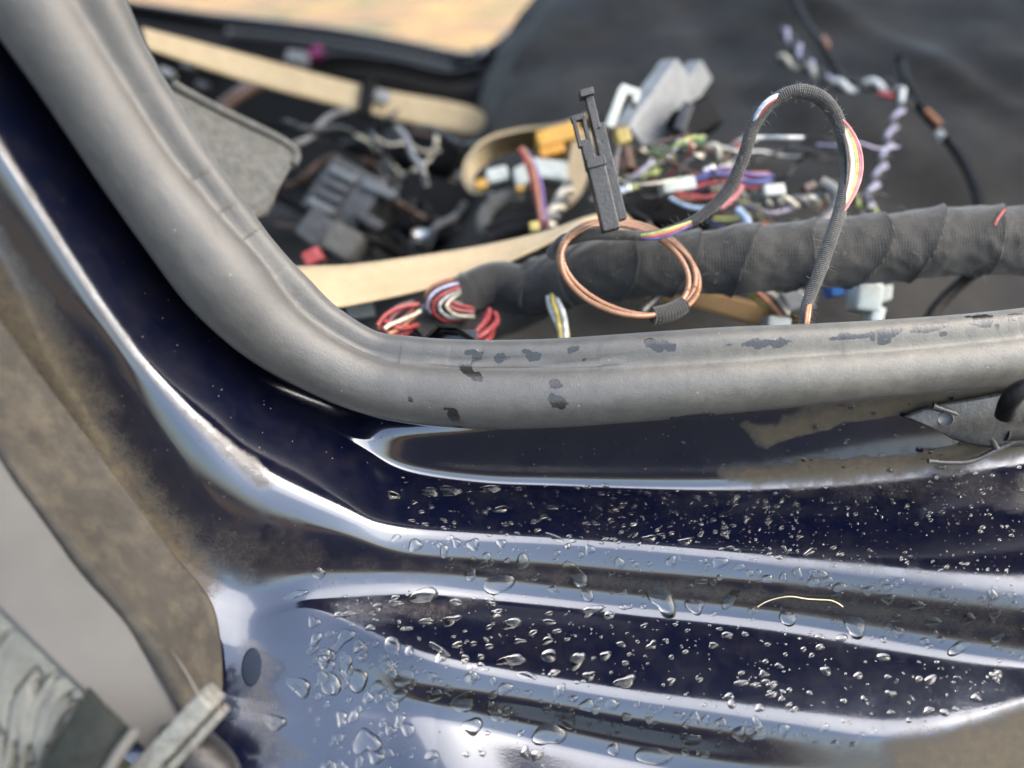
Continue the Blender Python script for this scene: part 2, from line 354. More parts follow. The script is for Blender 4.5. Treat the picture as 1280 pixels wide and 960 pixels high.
def seal_mesh():
    mb, ml = (cc + c0) / 2, (ci + cc - (ci - cc) * .45) / 2
    cb_ = to_y(mb, -.004); cl_ = to_y(ml, np.full((NU, 1), .001)); db = (cb_ - CAM) @ FWD; dl = (cl_ - CAM) @ FWD
    rb = np.linalg.norm(cc - c0, axis=1) / 2 * db / F; rl = np.linalg.norm(ci - (cc - (ci - cc) * .45), axis=1) / 2 * dl / F
    t = np.gradient(gsm(cb_, 3, 0), axis=0); t /= np.linalg.norm(t, axis=1)[:, None]
    o = cl_ - cb_; o = o - t * np.einsum('ij,ij->i', o, t)[:, None]; d = np.linalg.norm(o, axis=1); e1 = o / d[:, None]; e2 = np.cross(t, e1)
    na = 112; th = np.linspace(-np.pi, np.pi, na, endpoint=False)[None, :]; d, rb, rl = d[:, None], rb[:, None], rl[:, None]
    disc = rl ** 2 - (d * np.sin(th)) ** 2; lip = np.where((disc > 0) & (np.cos(th) > 0), d * np.cos(th) + np.sqrt(np.maximum(disc, 0)), 0)
    r = np.maximum(rb + 0 * th, lip); sf_ = np.concatenate([r[:, -20:], r, r[:, :20]], 1); r = gsm(sf_, 1.5, 1)[:, 20:-20]
    arc = np.r_[0, np.cumsum(np.linalg.norm(np.diff(cb_, axis=0), axis=1))][:, None]
    q3 = np.stack([arc * 40 + 0 * th, np.cos(th) * 2 + 0 * arc, np.sin(th) * 2 + 0 * arc], -1)
    r = r * (1 + .02 * (fbm(q3, 1) - .5) + .006 * (fbm(q3 * 4, 2) - .5))
    v = cb_[:, None] + r[..., None] * (np.cos(th)[..., None] * e1[:, None] + np.sin(th)[..., None] * e2[:, None])
    pq = proj(v.reshape(-1, 3)).reshape(NU, na, 3); dc = np.linalg.norm(pq[..., :2] - cc[:, None], axis=-1)
    fl = np.exp(-(dc / 2.6) ** 2) * np.interp(np.arange(NU), [NU * .35, NU * .6], [.0015, .0034])[:, None] + np.exp(-(dc / 9.) ** 2) * .0010
    v = v + fl[..., None] * (cb_[:, None] - v) / r[..., None]
    f = gridf(NU, na, True); v = v.reshape(-1, 3)
    k = f[(NU // 2) * na]
    c_ = cb_[NU // 2]
    if np.dot(np.cross(v[k[1]] - v[k[0]], v[k[2]] - v[k[0]]), v[k[0]] - c_) < 0: f = f[:, ::-1]
    return v, f.tolist() + [list(range(na))[::-1], list(range((NU - 1) * na, NU * na))]
def seal_attr(v, lip):
    q = proj(v); dx = np.clip((q[:, 0] - 700) / 500, 0, 1)
    d = dx * (.85 if lip else .95) + .10
    d = d + .5 * np.exp(-((q[:, 1] - np.interp(q[:, 0], c0[:, 0], cc[:, 1] + 12)) / 14) ** 2) * np.clip((q[:, 0] - 760) / 200, 0, 1)
    return dict(wet=wetmap(q, BLOBS), dust=np.clip(d, 0, 1))
sv_, sf_ = seal_mesh()
mesh('door_seal', sv_, sf_, M_RUB, attrs=seal_attr(sv_, False), label='grey black rubber door seal curving along the sill of the car', cat='door seal')

# painted surface: feature curves c1..c11 below c0, each as photo pixels at the stations, and the tilt of the metal between them
def offs(i, ds):
    nrm = (ST[i, 0] - ST[i, 2]); nrm = nrm / np.linalg.norm(nrm); return [tuple(ST[i, 0] + nrm * d) for d in ds]
CU = [offs(0, (20, 26, 82, 93, 152, 161, 205, 225, 245, 260, 275, 330)), offs(1, (20, 26, 82, 93, 152, 161, 205, 225, 245, 260, 275, 330)),
      offs(2, (20, 26, 84, 95, 150, 159, 200, 220, 240, 255, 270, 330)), offs(3, (20, 26, 86, 98, 148, 157, 200, 220, 240, 255, 270, 330)),
      [(177, 332), (173, 336), (125, 385), (115, 392), (64, 434), (56, 440), (25, 470), (10, 485), (-5, 500), (-15, 510), (-25, 520), (-70, 560)],
      [(230, 402), (226, 407), (187, 467), (177, 476), (124, 534), (115, 543), (80, 580), (65, 595), (50, 612), (40, 625), (30, 635), (-20, 680)],
      [(294, 456), (292, 462), (272, 553), (256, 572), (205, 670), (190, 695), (180, 715), (165, 745), (150, 780), (140, 800), (130, 820), (90, 890)],
      [(362, 502), (362, 508), (340, 601), (325, 628), (300, 734), (298, 756), (296, 776), (294, 806), (294, 870), (294, 886), (292, 898), (285, 1020)],
      [(445, 547), (446, 556), (432, 642), (422, 666), (398, 720), (392, 748), (390, 762), (400, 806), (440, 872), (445, 889), (447, 897), (455, 1020)],
      [(503, 541), (503, 586), (500, 664), (500, 690), (500, 717), (500, 738), (500, 814), (503, 848), (510, 876), (510, 893), (512, 906), (520, 1020)],
      [(600, 541), (600, 601), (600, 673), (600, 700), (600, 722), (600, 744), (600, 840), (600, 866), (600, 893), (600, 913), (600, 928), (600, 1020)],
      [(700, 538), (700, 605), (700, 680), (700, 707), (700, 734), (700, 752), (700, 860), (700, 884), (700, 912), (700, 934), (700, 950), (700, 1030)],
      [(800, 531), (800, 608), (800, 688), (800, 716), (800, 745), (800, 762), (800, 878), (800, 902), (800, 933), (800, 955), (800, 972), (800, 1040)],
      [(900, 522), (900, 609), (900, 698), (900, 724), (900, 756), (900, 771), (900, 893), (900, 916), (900, 950), (900, 972), (900, 990), (900, 1050)],
      [(1000, 512), (1000, 605), (1000, 710), (1000, 733), (1000, 768), (1000, 783), (1000, 908), (1000, 928), (1000, 965), (1000, 985), (1000, 1005), (1000, 1060)],
      [(1100, 502), (1100, 596), (1100, 722), (1100, 745), (1100, 784), (1100, 800), (1100, 920), (1100, 940), (1100, 980), (1100, 1000), (1100, 1020), (1100, 1070)],
      [(1200, 492), (1200, 584), (1200, 735), (1200, 757), (1200, 800), (1200, 818), (1200, 905), (1200, 930), (1200, 985), (1200, 1005), (1200, 1025), (1200, 1075)],
      [(1320, 478), (1320, 566), (1320, 748), (1320, 770), (1320, 818), (1320, 836), (1320, 868), (1320, 900), (1320, 990), (1320, 1010), (1320, 1030), (1320, 1080)],
      [(1440, 464), (1440, 550), (1440, 762), (1440, 784), (1440, 836), (1440, 852), (1440, 862), (1440, 885), (1440, 995), (1440, 1015), (1440, 1035), (1440, 1085)]]
CU = np.array([np.vstack([ST[i, 0][None], np.array(CU[i])]) for i in range(NS)])     # (NS,13,2)
#        c0-c1 c1-c2 step ridge valley band rec2 band3 dark band4 dark end
TR = [80, 84, 9, 56, 79, 54, 9, 53, 80, 50, 12, 10]
TP = [14, 14, 14, 62, 86, 68, 84, 84, 84, 84, 84, 84]
TL = {6: [14, 14, 14, 46, 76, 40, 32, 30, 30, 30, 30, 30], 7: [14, 14, 13, 48, 73, 34, 30, 30, 30, 30, 30, 30], 8: [14, 40, 11, 50, 79, 40, 18, 32, 38, 34, 34, 34],
      9: [40, 82, 9, 50, 80, 48, 9, 46, 58, 42, 32, 30]}
TI = np.array([TL.get(i, TP if i < 6 else TR) for i in range(NS)], float)
for i in range(14, NS):
    k = min(1, (i - 13) / 4); TI[i, 7] = 53 + 12 * k; TI[i, 3] = 56 + 6 * k; TI[i, 8] = 60
CNT = [6, 28, 30, 14, 14, 12, 40, 14, 16, 12, 10, 20]
cu = np.stack([cr(CU[:, k], NU) for k in range(13)], 1)
ti = np.stack([np.interp(np.linspace(0, NS - 1, NU), np.arange(NS), TI[:, k]) for k in range(12)], 1); ti = gsm(ti, 13, 0)
pix, tl = [], []
for k in range(12):
    for q in range(CNT[k]):
        t = q / CNT[k]; pix.append(cu[:, k] * (1 - t) + cu[:, k + 1] * t); tl.append(ti[:, k])
pix.append(cu[:, 12]); tl.append(ti[:, 11])
pix = np.stack(pix, 1); tl = gsm(np.radians(np.stack(tl, 1)), 2.9, 1)
P0 = to_y(cu[:, 0], .003); T = np.gradient(gsm(P0, 8, 0), axis=0); T /= np.linalg.norm(T, axis=1)[:, None]
OUT = np.array((0, -1., 0)); NIN = np.cross(T, OUT); NIN /= np.linalg.norm(NIN, axis=1)[:, None]
if NIN[NU // 2, 2] < 0: NIN = -NIN            # points to the opening
def march(Q, px, th):
    nn = NIN * np.cos(th)[:, None] + OUT * np.sin(th)[:, None]; r = rays(px)
    return CAM + r * (np.einsum('ij,ij->i', Q - CAM, nn) / np.einsum('ij,ij->i', r, nn))[:, None]
JA = sum(CNT[:3]); NP_ = pix.shape[1]; Q = P0
for j in range(1, JA + 1): Q = march(Q, pix[:, j], (tl[:, j - 1] + tl[:, j]) / 2)
dq = gsm((Q - CAM) @ FWD, 45, 0); cols = [None] * NP_; cols[JA] = CAM + rays(pix[:, JA]) * dq[:, None]
for j in range(JA + 1, NP_): cols[j] = march(cols[j - 1], pix[:, j], (tl[:, j - 1] + tl[:, j]) / 2)
for j in range(JA - 1, -1, -1): cols[j] = march(cols[j + 1], pix[:, j], (tl[:, j + 1] + tl[:, j]) / 2)
P0 = cols[0]
up, upx = [], []; Q = P0
for j in range(1, 9):
    px = cu[:, 0] + (cc - c0) * .07 * j; Q = march(Q, px, np.full(NU, math.radians(74))); up.insert(0, Q); upx.insert(0, px)
PS = np.stack(up + cols, 1); PX = np.stack(upx + [pix[:, j] for j in range(pix.shape[1])], 1)
td = gsm((PS - CAM) @ FWD, 9, 0); td2 = gsm(td, 26, 0)
wv_ = np.clip((np.arange(PS.shape[1]) - (8 + sum(CNT[:7]))) / 30., 0, 1)[None, :]; us = np.linspace(0, NS - 1, NU)[:, None]; wu_ = np.clip((us - 5.5) / 1.2, 0, 1) * np.clip((10.6 - us) / 1.2, 0, 1)
td = td * (1 - wv_ * wu_) + td2 * wv_ * wu_; PS = CAM + rays(PX) * td[..., None]
NV = PS.shape[1]
du = np.gradient(PS, axis=0); dv = np.gradient(PS, axis=1); PN = np.cross(du, dv); PN /= np.linalg.norm(PN, axis=-1)[..., None]
flip = (PN.reshape(-1, 3) @ FWD).mean() > 0
if flip: PN = -PN
def sdf(q, poly):
    poly = np.asarray(poly, float); d = np.full(len(q), 1e9); ins = np.zeros(len(q), bool)
    for a, b in zip(poly, np.roll(poly, -1, 0)):
        e = b - a; w_ = q - a; t = np.clip((w_ @ e) / (e @ e), 0, 1); d = np.minimum(d, np.linalg.norm(w_ - t[:, None] * e, axis=1))
        c = ((a[1] <= q[:, 1]) != (b[1] <= q[:, 1])) & (q[:, 0] < (b[0] - a[0]) * (q[:, 1] - a[1]) / (b[1] - a[1] + 1e-12) + a[0]); ins ^= c
    return np.where(ins, -d, d)
qq = PX.reshape(-1, 2); nz = (fbm(np.concatenate([qq / 22., 0 * qq[:, :1]], 1), 21, 4) - .5)
def dm(poly, val, soft, jag=20): return val * np.clip(.5 - (sdf(qq, poly) + jag * nz) / soft, 0, 1)
DUST_REFL = 0.06 + 0 * qq[:, 0]
for a in [dm([(-70, 225), (0, 333), (83, 437), (137, 541), (185, 618), (225, 660), (250, 700), (262, 730), (255, 740), (215, 715), (95, 555), (20, 455), (-60, 370)], 1.3, 70, 26),
          dm([(960, 700), (1300, 738), (1300, 830), (1150, 800), (1000, 770)], .30, 90, 60), dm([(860, 905), (1110, 925), (1120, 960), (900, 955)], .25, 70, 50),
          dm([(-30, 120), (60, 272), (128, 380), (190, 464), (236, 512), (296, 560), (318, 572), (345, 606), (322, 612), (290, 580), (230, 522), (184, 471), (119, 385), (54, 279), (-40, 128)], .55, 13, 4),
          dm([(215, 640), (330, 650), (420, 690), (520, 702), (600, 716), (560, 722), (430, 714), (330, 722), (250, 735)], .30, 60, 60),
          dm([(560, 705), (640, 708), (800, 722), (1000, 740), (1280, 775), (1280, 800), (1000, 760), (800, 738), (640, 724)], .42, 24, 20),
          dm([(930, 532), (1060, 505), (1300, 470), (1300, 568), (1200, 585), (1090, 598), (1000, 606), (945, 604), (905, 592), (990, 578), (960, 560)], .9, 16, 22),  # tan reflection in the groove, painted in along with the dust
          dm([(1105, 926), (1180, 912), (1300, 876), (1300, 1000), (1110, 1000)], .85, 34, 24),
          dm([(1000, 790), (1090, 806), (1290, 832), (1290, 880), (1120, 915), (1060, 900), (1040, 850)], .10, 60, 40),
          dm([(300, 790), (345, 830), (352, 880), (380, 940), (340, 960), (300, 880)], .34, 30, 60), dm([(920, 580), (1290, 590), (1290, 640), (900, 612)], .25, 30, 30),
          dm([(395, 752), (500, 742), (620, 752), (560, 775), (450, 780)], .3, 24, 20)]:
    DUST_REFL = np.maximum(DUST_REFL, a)
DUST_REFL *= 1 - np.clip(dm([(962, 558), (1000, 545), (1060, 529), (1150, 514), (1200, 509), (1200, 552), (1150, 566), (1050, 574), (960, 572)], 1.3, 5, 8), 0, 1)
body = thing('stripped_car', 'dark navy stripped car seen at its wet door sill and open door edge', 'car', (0, 0, -.3))
ff = gridf(NU, NV); ff = ff[:, ::-1] if not flip else ff
tri = PS.reshape(-1, 3)[ff[len(ff) // 2]]
if np.dot(np.cross(tri[1] - tri[0], tri[2] - tri[0]), FWD) > 0: ff = ff[:, ::-1]
print('y0 range', PS[:,8,1].min(), PS[:,8,1].max(), 'depth', td.min(), td.max())
sill = mesh('sill_panel', PS.reshape(-1, 3), ff, M_PAINT, body, attrs=dict(dust=DUST_REFL))
PSf, PNf = PS.reshape(-1, 3), PN.reshape(-1, 3); SUB = np.arange(len(PSf))[::2]; PXs = PX.reshape(-1, 2)[SUB].astype(np.float32)
def hit(px, py):
    d = (PXs[:, 0] - px) ** 2 + (PXs[:, 1] - py) ** 2; k = SUB[int(d.argmin())]; return PSf[k], PNf[k]
def pdepth(px, py): return float((hit(px, py)[0] - CAM) @ FWD)
# the rest of the shell that shades and mirrors: roof, inner wall of the sill, floor
v, f = rbox((.2, .72, 1.0), (1.5, 0, 0), (0, .58, 0), (0, 0, .03), .6, 3); mesh('roof', v, f, M_DARKROOF, body)
v, f = rbox((.1, .045, -.09), (1.2, 0, 0), (0, .008, 0), (0, 0, .075), .2); mesh('inner_sill_wall', v, f, M_BLK, body)
v, f = rbox((.1, .7, -.19), (1.2, 0, 0), (0, .68, 0), (0, 0, .02), .2); mesh('cabin_floor', v, f, M_CARPET, kind='structure')

v, f = rbox((-1.0, .72, .4), (.03, 0, 0), (0, .55, 0), (0, 0, .58), .3); mesh('front_light_block', v, f, M_DARKROOF, body)  # added unseen end walls, front and rear, cutting the light in the cabin
v, f = rbox((1.3, .72, .4), (.03, 0, 0), (0, .55, 0), (0, 0, .58), .3); mesh('rear_light_block', v, f, M_DARKROOF, body)
# ---------------------------------------------------------------- far door opening
fx = [90, 130, 180, 260, 400, 500, 560, 592, 618, 655, 700, 760]; fy = [-4, 0, 8, 20, 36, 53, 66, 69, 58, 30, -6, -60]
top = cr(np.array([fx, fy]).T, 90); rows = []
for dy, y in ((0, 1.36), (7, 1.345), (16, 1.335), (22, 1.30), (34, 1.29), (44, 1.25), (80, 1.23), (130, 1.22), (170, 1.20)):
    rows.append(to_y(top + np.array([0, dy]), y))
far = thing('far_door_opening', 'black trimmed door opening across the car with dry grass beyond', 'door opening', (rows[0].mean(0)[0], 1.3, -.2))
v, f = slab(np.stack(rows, 1), .03); mesh('trim_panel', v, f, M_BLK, far)
v, f, uv = tube(to_y(top + np.array([0, 4.]), 1.345), .013, 12); mesh('rubber_edge', v, f, M_GLOSS, far)
v, f, uv = tube(to_y(cr([(285, 42), (400, 54), (500, 70), (566, 86)], 40), 1.29), .008, 10); mesh('trim_bead', v, f, M_GREY, far)
v, f, uv = tube(to_y(cr([(380, 76), (440, 74), (500, 82), (560, 95), (600, 88)], 60), 1.2), .012, 10, lambda s, t: 1 + .35 * (fbm(np.stack([s * 40, t, 0 * t], -1), 4) - .5)); mesh('wiring_run', v, f, M_BLK, far)
v, f = rbox(P(600, 66, 1.38), V(5, -2, 1.38), V(2, 5, 1.38), FWD * .01, .3); mesh('clip', v, f, M_METAL, far)

# ---------------------------------------------------------------- black carpet over the tunnel
pys = np.array([500, 440, 380, 300, 200, 100, 60, 0, -70.]); pl = np.array([380, 430, 500, 575, 603, 628, 645, 690, 742.]); bd = np.array([.47, .50, .53, .58, .66, .76, .81, .90, 1.05])
yy = np.linspace(500, -70, 90); L = np.interp(-yy, -pys, pl); D = np.interp(-yy, -pys, bd); L = gsm(L, 4, 0); D = gsm(D, 4, 0)
tt = np.r_[-.05, -.045, -.03, -.015, np.linspace(0, 1, 110) ** 1.0]
g = np.zeros((90, len(tt), 3))
for j, t in enumerate(tt):
    x = L + (1420 - L) * max(t, 0) + (t * 500 if t < 0 else 0); dd = D + .10 * max(0, .10 - t) ** 1.2 * 4 + (abs(t) / .05 * .16 if t < 0 else 0) - .04 * t
    g[:, j] = W(np.stack([x, yy, dd], -1))
gp = g.copy(); wr = .07 * (fbm(gp * np.array([2.2, 3, 3]) + 7, 31, 3) - .5) + .03 * np.abs(fbm(gp * 7, 33, 2) - .5)
rid = -.016 * np.abs(np.sin(gp[..., 0] * 9 + gp[..., 2] * 7 + 3 * fbm(gp * 3, 37, 2))) ** 6 + np.exp(-((gp[..., 0] * .8 + gp[..., 2] * 1.2 - .42) / .02) ** 2) * .012
g = g + (wr + 0 * rid)[..., None] * -FWD - rid[..., None] * FWD
v, f = slab(g, .006); mesh('tunnel_carpet', v, f, M_CARPET, label='black creased carpet draped over the tunnel at upper right', cat='carpet')

# ---------------------------------------------------------------- straps
def strap(name, label, a, b, n=60, th=.0016, mat=None, m=8, parts=None):
    g = ruled(a, b, n, m); g = g + (.004 * (fbm(g * 14, 51, 2) - .5))[..., None] * FWD
    v, f = slab(g, th); return mesh(name, v, f, mat or M_WEB, label=label, cat='strap', group='tan straps in the cabin')
s1 = thing('webbing_strap', 'straight tan strap with a black clip, running below the far opening', 'strap', P(400, 110, .8), 'tan straps in the cabin')
v, f = slab(ruled([(178, 34, .62), (300, 66, .68), (460, 108, .76), (570, 128, .84), (603, 140, .86), (608, 152, .86)], [(185, 60, .62), (300, 99, .68), (460, 141, .76), (560, 162, .83), (590, 167, .85), (602, 162, .86)], 60), .003); mesh('webbing', v, f, M_WEB, s1)
cpp = P(459, 122, .752); v, f = rbox(cpp, V(6, 3, .75), V(-4, 24, .75), FWD * .008, .3); mesh('clip', v, f, M_BLK, s1)
v, f = rbox(P(476, 121, .762), V(10, 3, .76), V(-2, 7, .76), FWD * .004, .3); mesh('label_patch', v, f, M_LGREY, s1)
strap('webbing_strap', 'broad tan strap crossing the door corner and tucking behind the tape wrapped harness',
      [(330, 334, .40), (380, 332, .405), (440, 330, .41), (520, 320, .42), (600, 307, .43), (680, 289, .435), (735, 270, .44), (775, 264, .45), (800, 285, .48)],
      [(360, 400, .37), (400, 386, .375), (440, 380, .385), (520, 364, .40), (600, 341, .41), (665, 312, .415), (715, 289, .42), (760, 290, .45), (795, 310, .48)], 90)
strap('webbing_strap', 'tan strap lying in a round loop left of the white plastic bits',
      [(745, 142, .60), (700, 158, .60), (650, 164, .61), (610, 176, .60), (586, 200, .57), (582, 222, .56), (590, 236, .555), (602, 238, .55)],
      [(748, 182, .66), (705, 184, .67), (655, 190, .68), (620, 198, .66), (598, 214, .59), (592, 226, .57), (596, 236, .56), (604, 240, .55)], 70, .003)
strap('webbing_strap', 'short tan strap end standing behind the black double pronged clip',
      [(716, 160, .58), (712, 200, .56), (704, 240, .54), (690, 262, .53)], [(745, 165, .58), (740, 205, .56), (728, 240, .545), (712, 256, .535)], 30, .003)
strap('webbing_strap', 'shaded brown strap slanting out under the harness beside the copper coil',
      [(740, 340, .50), (810, 350, .485), (880, 362, .47), (960, 382, .45), (1010, 400, .43)], [(745, 365, .50), (810, 374, .49), (880, 388, .47), (950, 408, .45), (1000, 425, .43)], 40, .002, M_WEBD)

# ---------------------------------------------------------------- felt panel, floor clutter on the left
g = ruled([(215, 105, .42), (250, 125, .43), (300, 150, .445), (345, 172, .455), (366, 186, .46), (370, 196, .46)], [(230, 250, .40), (270, 262, .405), (300, 270, .41), (322, 268, .415), (345, 240, .43), (366, 206, .455)], 40, 12)
g = g + (.003 * (fbm(g * 60, 61, 3) - .5))[..., None] * FWD
fp = thing('felt_panel', 'stiff grey felt board sticking out behind the curved seal', 'felt board', P(290, 200, .43)); v, f = slab(g, .006); mesh('board', v, f, M_FELT, fp)
v, f, uv = tube(path([(215, 104, .418), (250, 124, .428), (300, 149, .443), (345, 171, .453), (366, 185, .458), (371, 196, .458), (366, 207, .453)], 50), .0026, 8); mesh('folded_edge', v, f, M_FELT, fp)

def boxthing(name, label, cat, c, X, Y, Z, mat, bev=.2, group=None):
    v, f = rbox(c, X, Y, Z, bev); return mesh(name, v, f, mat, label=label, cat=cat, group=group, smooth=False)
d = .62
md = thing('ribbed_module', 'dark grey module with four ribbed bright sockets on the cabin floor', 'module', P(445, 260, d))
v, f = rbox(P(440, 258, d), V(34, 18, d), V(-22, 32, d), V(4, 10, d, .02), .2); mesh('housing', v, f, M_GREY, md)
for k in range(4):
    v, f = rbox(P(431 - 9 * k, 221 + 13 * k, d - .018), V(15, 8, d), V(-3, 4.2, d), V(0, 0, d, .008), .45); mesh('socket', v, f, M_GREY2 if k in (0, 3) else M_GREY, md)
v, f = rbox(P(475, 238, d - .02), V(20, 9, d), V(-4, 5, d), V(0, 0, d, .006), .4); mesh('latch', v, f, M_GREY2, md)
v, f = rbox(P(462, 276, d - .025), V(16, 10, d), V(-4, 5, d), V(0, 0, d, .006), .4); mesh('latch', v, f, M_GREY, md)
d = .58
md = thing('cable_connector', 'grey double connector below the ribbed module, by the seal corner', 'connector', P(415, 300, d))
v, f = rbox(P(400, 290, d), V(16, 12, d), V(-12, 16, d), V(0, 0, d, .015), .2); mesh('plug', v, f, M_GREY, md)
v, f = rbox(P(432, 305, d), V(18, 10, d), V(-10, 16, d), V(0, 0, d, .015), .2); mesh('plug', v, f, M_FELT, md)
v, f, uv = tube(path([(455, 296, d), (478, 306, d + .01), (500, 322, d + .03), (530, 335, d + .05)], 20), .004, 8); mesh('lead', v, f, M_BLK, md)
boxthing('red_clip', 'small red clip at the edge of the seal, over the broad strap', 'clip', P(392, 322, .52), V(10, -5, .52), V(4, 8, .52), FWD * .006, WIRE['red'], .3)
boxthing('white_tag', 'small white tag under the broad strap beside the seal', 'tag', P(452, 389, .42), V(16, -2, .42), V(2, 9, .42), FWD * .003, M_WHITE, .3)
boxthing('plastic_cap', 'little shiny grey cap on the dark floor below the straight strap', 'cap', P(497, 176, .85), V(11, -7, .85), V(5, 11, .85), FWD * .02, M_GREY, .3)
def rod(name, label, cat, pts, r, mat, n=24, seg=10, head=0):
    t = thing(name, label, cat, W(np.array(pts[0:1]))[0]); v, f, uv = tube(path(pts, n), r, seg); mesh('shaft', v, f, mat, t, attrs=dict(tuv=uv))
    if head:
        q = path(pts, n); v, f, uv = tube(np.stack([q[-1], q[-1] + (q[-1] - q[-2]) / np.linalg.norm(q[-1] - q[-2]) * head * .7]), head, 12); mesh('head', v, f, mat, t)
    return t
rod('pin', 'pale thin pin leaning on the dark floor right of the ribbed module', 'pin', [(478, 226, .72), (500, 244, .70), (520, 258, .69)], .004, M_GREY, head=.007)
rod('screw', 'bright screw standing on the floor behind the broad strap', 'screw', [(530, 312, .62), (527, 298, .60)], .005, M_METAL, 8, head=.008)
boxthing('dark_bracket', 'flat dark bracket on the floor behind the broad strap', 'bracket', P(560, 275, .72), V(60, 16, .72), V(-14, 34, .72), V(0, 4, .72, .03), M_BLK, .15)
boxthing('dark_trim_block', 'black trim block left of the ribbed module near the seal', 'trim block', P(388, 222, .80), V(50, 26, .8), V(-30, 34, .8), V(0, 0, .8, .03), M_BLK, .15)
boxthing('heater_duct', 'long black duct in the footwell below the straight strap', 'duct', P(430, 165, 1.02), V(150, 36, 1.02), V(-14, 30, 1.02), V(0, 0, 1.02, .06), M_BLK, .35)
boxthing('beige_block', 'small beige block on the floor left of the looped strap', 'block', P(560, 245, .78), V(14, -12, .78), V(7, 8, .78), FWD * .012, pm('beige', (.20, .16, .10), .7), .35)
v, f, uv = tube(path([(652, 244, .56), (628, 248, .555), (610, 262, .55), (604, 280, .545), (612, 292, .54), (640, 294, .54)], 40), .006, 10)
mesh('rubber_grommet', v, f, M_FELT, label='grey curved rubber edge on the floor under the looped strap', cat='grommet')
v, f, uv = tube(path([(612, 300, .53), (640, 288, .53), (670, 286, .53), (690, 296, .53)], 20), .011, 12); mesh('black_hose', v, f, M_BLK, label='short black hose behind the broad strap below the grey rubber edge', cat='hose')
# parts under the far opening
boxthing('magenta_plug', 'tiny magenta plug under the far opening', 'plug', P(396, 67, 1.1), V(8, -4, 1.1), V(3, 5, 1.1), FWD * .01, pm('magenta', (.2, .02, .1), .5), .4)
boxthing('pale_plug', 'pale plug beside the tiny magenta plug', 'plug', P(372, 74, 1.08), V(12, 2, 1.08), V(-2, 7, 1.08), FWD * .012, M_LGREY, .4)
rod('brown_lead', 'brown cable end under the straight strap near the seal', 'cable', [(275, 138, .75), (300, 118, .77), (330, 100, .80)], .008, WIRE['brown'])
rod('grey_lead', 'grey cable beside the brown one under the straight strap', 'cable', [(285, 126, .78), (312, 106, .80), (336, 92, .83)], .006, WIRE['grey'])
for k, (x, y) in enumerate(((210, 92), (236, 84), (255, 108))):
    boxthing('bright_clip', ['bright clip by the seal at the left end of the straight strap', 'second clip right under the straight strap by the seal', 'third clip lower beneath the straight strap by the seal'][k], 'clip', P(x, y, .72), V(8, 3, .72), V(-2, 4, .72), FWD * .006, M_LGREY if k == 0 else M_GREY, .4)

# ---------------------------------------------------------------- main harness
DS = 0.885
hp = [(1400, 280, .425), (1290, 298, .425), (1190, 303, .425), (1100, 310, .425), (1000, 319, .425), (900, 326, .425), (820, 332, .428), (750, 338, .435), (690, 352, .45), (630, 374, .47), (570, 397, .49), (520, 414, .50)]
hr = np.interp(np.linspace(0, 11, 900), np.arange(12), [.0205, .020, .0197, .0195, .0197, .0185, .0178, .0185, .017, .0125, .012, .011])
def wrap(s, t):
    sj = s + .012 * fbm(np.stack([s * 30, 0 * s, 0 * s], -1), 75, 2); ph = (sj / .03 + t / (2 * np.pi) + .10 * np.sin(t * 2 + s * 60)) % 1.0; st = .085 * np.exp(-ph * 12) - .03 * ph
    l = fbm(np.stack([s * 50, np.cos(t) * 1.3, np.sin(t) * 1.3], -1), 71, 3) - .5
    wrk = fbm(np.stack([s * 180 + np.cos(t) * 6, np.cos(t) * 3, np.sin(t) * 3], -1), 72, 2) - .5
    cuff = .10 * np.exp(-((s - .195) / .009) ** 2) + .05 * np.exp(-((s - .325) / .01) ** 2)
    return 1 + st + .15 * l + .09 * wrk + cuff
har = thing('wiring_harness', 'thick black wiring harness wrapped in cloth tape behind the sill', 'wiring harness', P(1000, 360, .43))
v, f, uv = tube(path(hp, 900), hr, 64, wrap); mesh('taped_trunk', v, f, M_TAPE, har, attrs=dict(tuv=uv))
v, f, uv = tube(path([(1256, 262, .408), (1248, 272, .403), (1243, 282, .402)], 12), .0007, 6); mesh('red_thread', v, f, WIRE['red'], har)
v, f, uv = tube(path([(660, 362, .455), (620, 352, .46), (575, 372, .455), (545, 400, .45), (520, 420, .445)], 60), np.linspace(.013, .0115, 60), 24, wrap); mesh('branch', v, f, M_TAPE, har, attrs=dict(tuv=uv))
v, f, uv = tube(path([(700, 350, .46), (660, 385, .47), (600, 405, .47), (560, 418, .46), (530, 432, .45)], 60), .012, 24, wrap); mesh('branch', v, f, M_TAPE, har, attrs=dict(tuv=uv))
cols_ = ['red', 'pink', 'cream', 'white', 'red', 'lilac', 'brown', 'orange', 'red', 'grey']
def bundle(name, label, pts, names, spread, r, cat='wires', group='loose wire bundles', n=26):
    t = thing(name, label, cat, W(np.array(pts[:1]))[0], group); q = path(pts, n); tt_, a, b = frames(q)
    for k, c in enumerate(names):
        an = 2 * math.pi * k / len(names); ph = np.linspace(0, 1.2, n) + an; rr = spread * (.75 + .5 * random.random())
        env = np.sin(np.linspace(.25, math.pi - .25, n)) * .5 + .5
        v, f, uv = tube(q + rr * env[:, None] * (np.cos(ph)[:, None] * a + np.sin(ph)[:, None] * b), r, 7); mesh('wire', v, f, WIRE[c], t)
    return t
bundle('wire_bundle', 'fan of red, pink and white wires bursting from the taped branch under the broad strap', [(572, 356, .43), (552, 366, .428), (545, 378, .43), (560, 388, .44), (588, 390, .45)], cols_, .006, .0011)
bundle('wire_bundle', 'orange red wires squeezed between the seal corner and the taped branch', [(520, 384, .43), (502, 394, .425), (488, 406, .42), (478, 416, .415)], ['red', 'orange', 'cream', 'red', 'brown', 'pink'], .006, .0013)
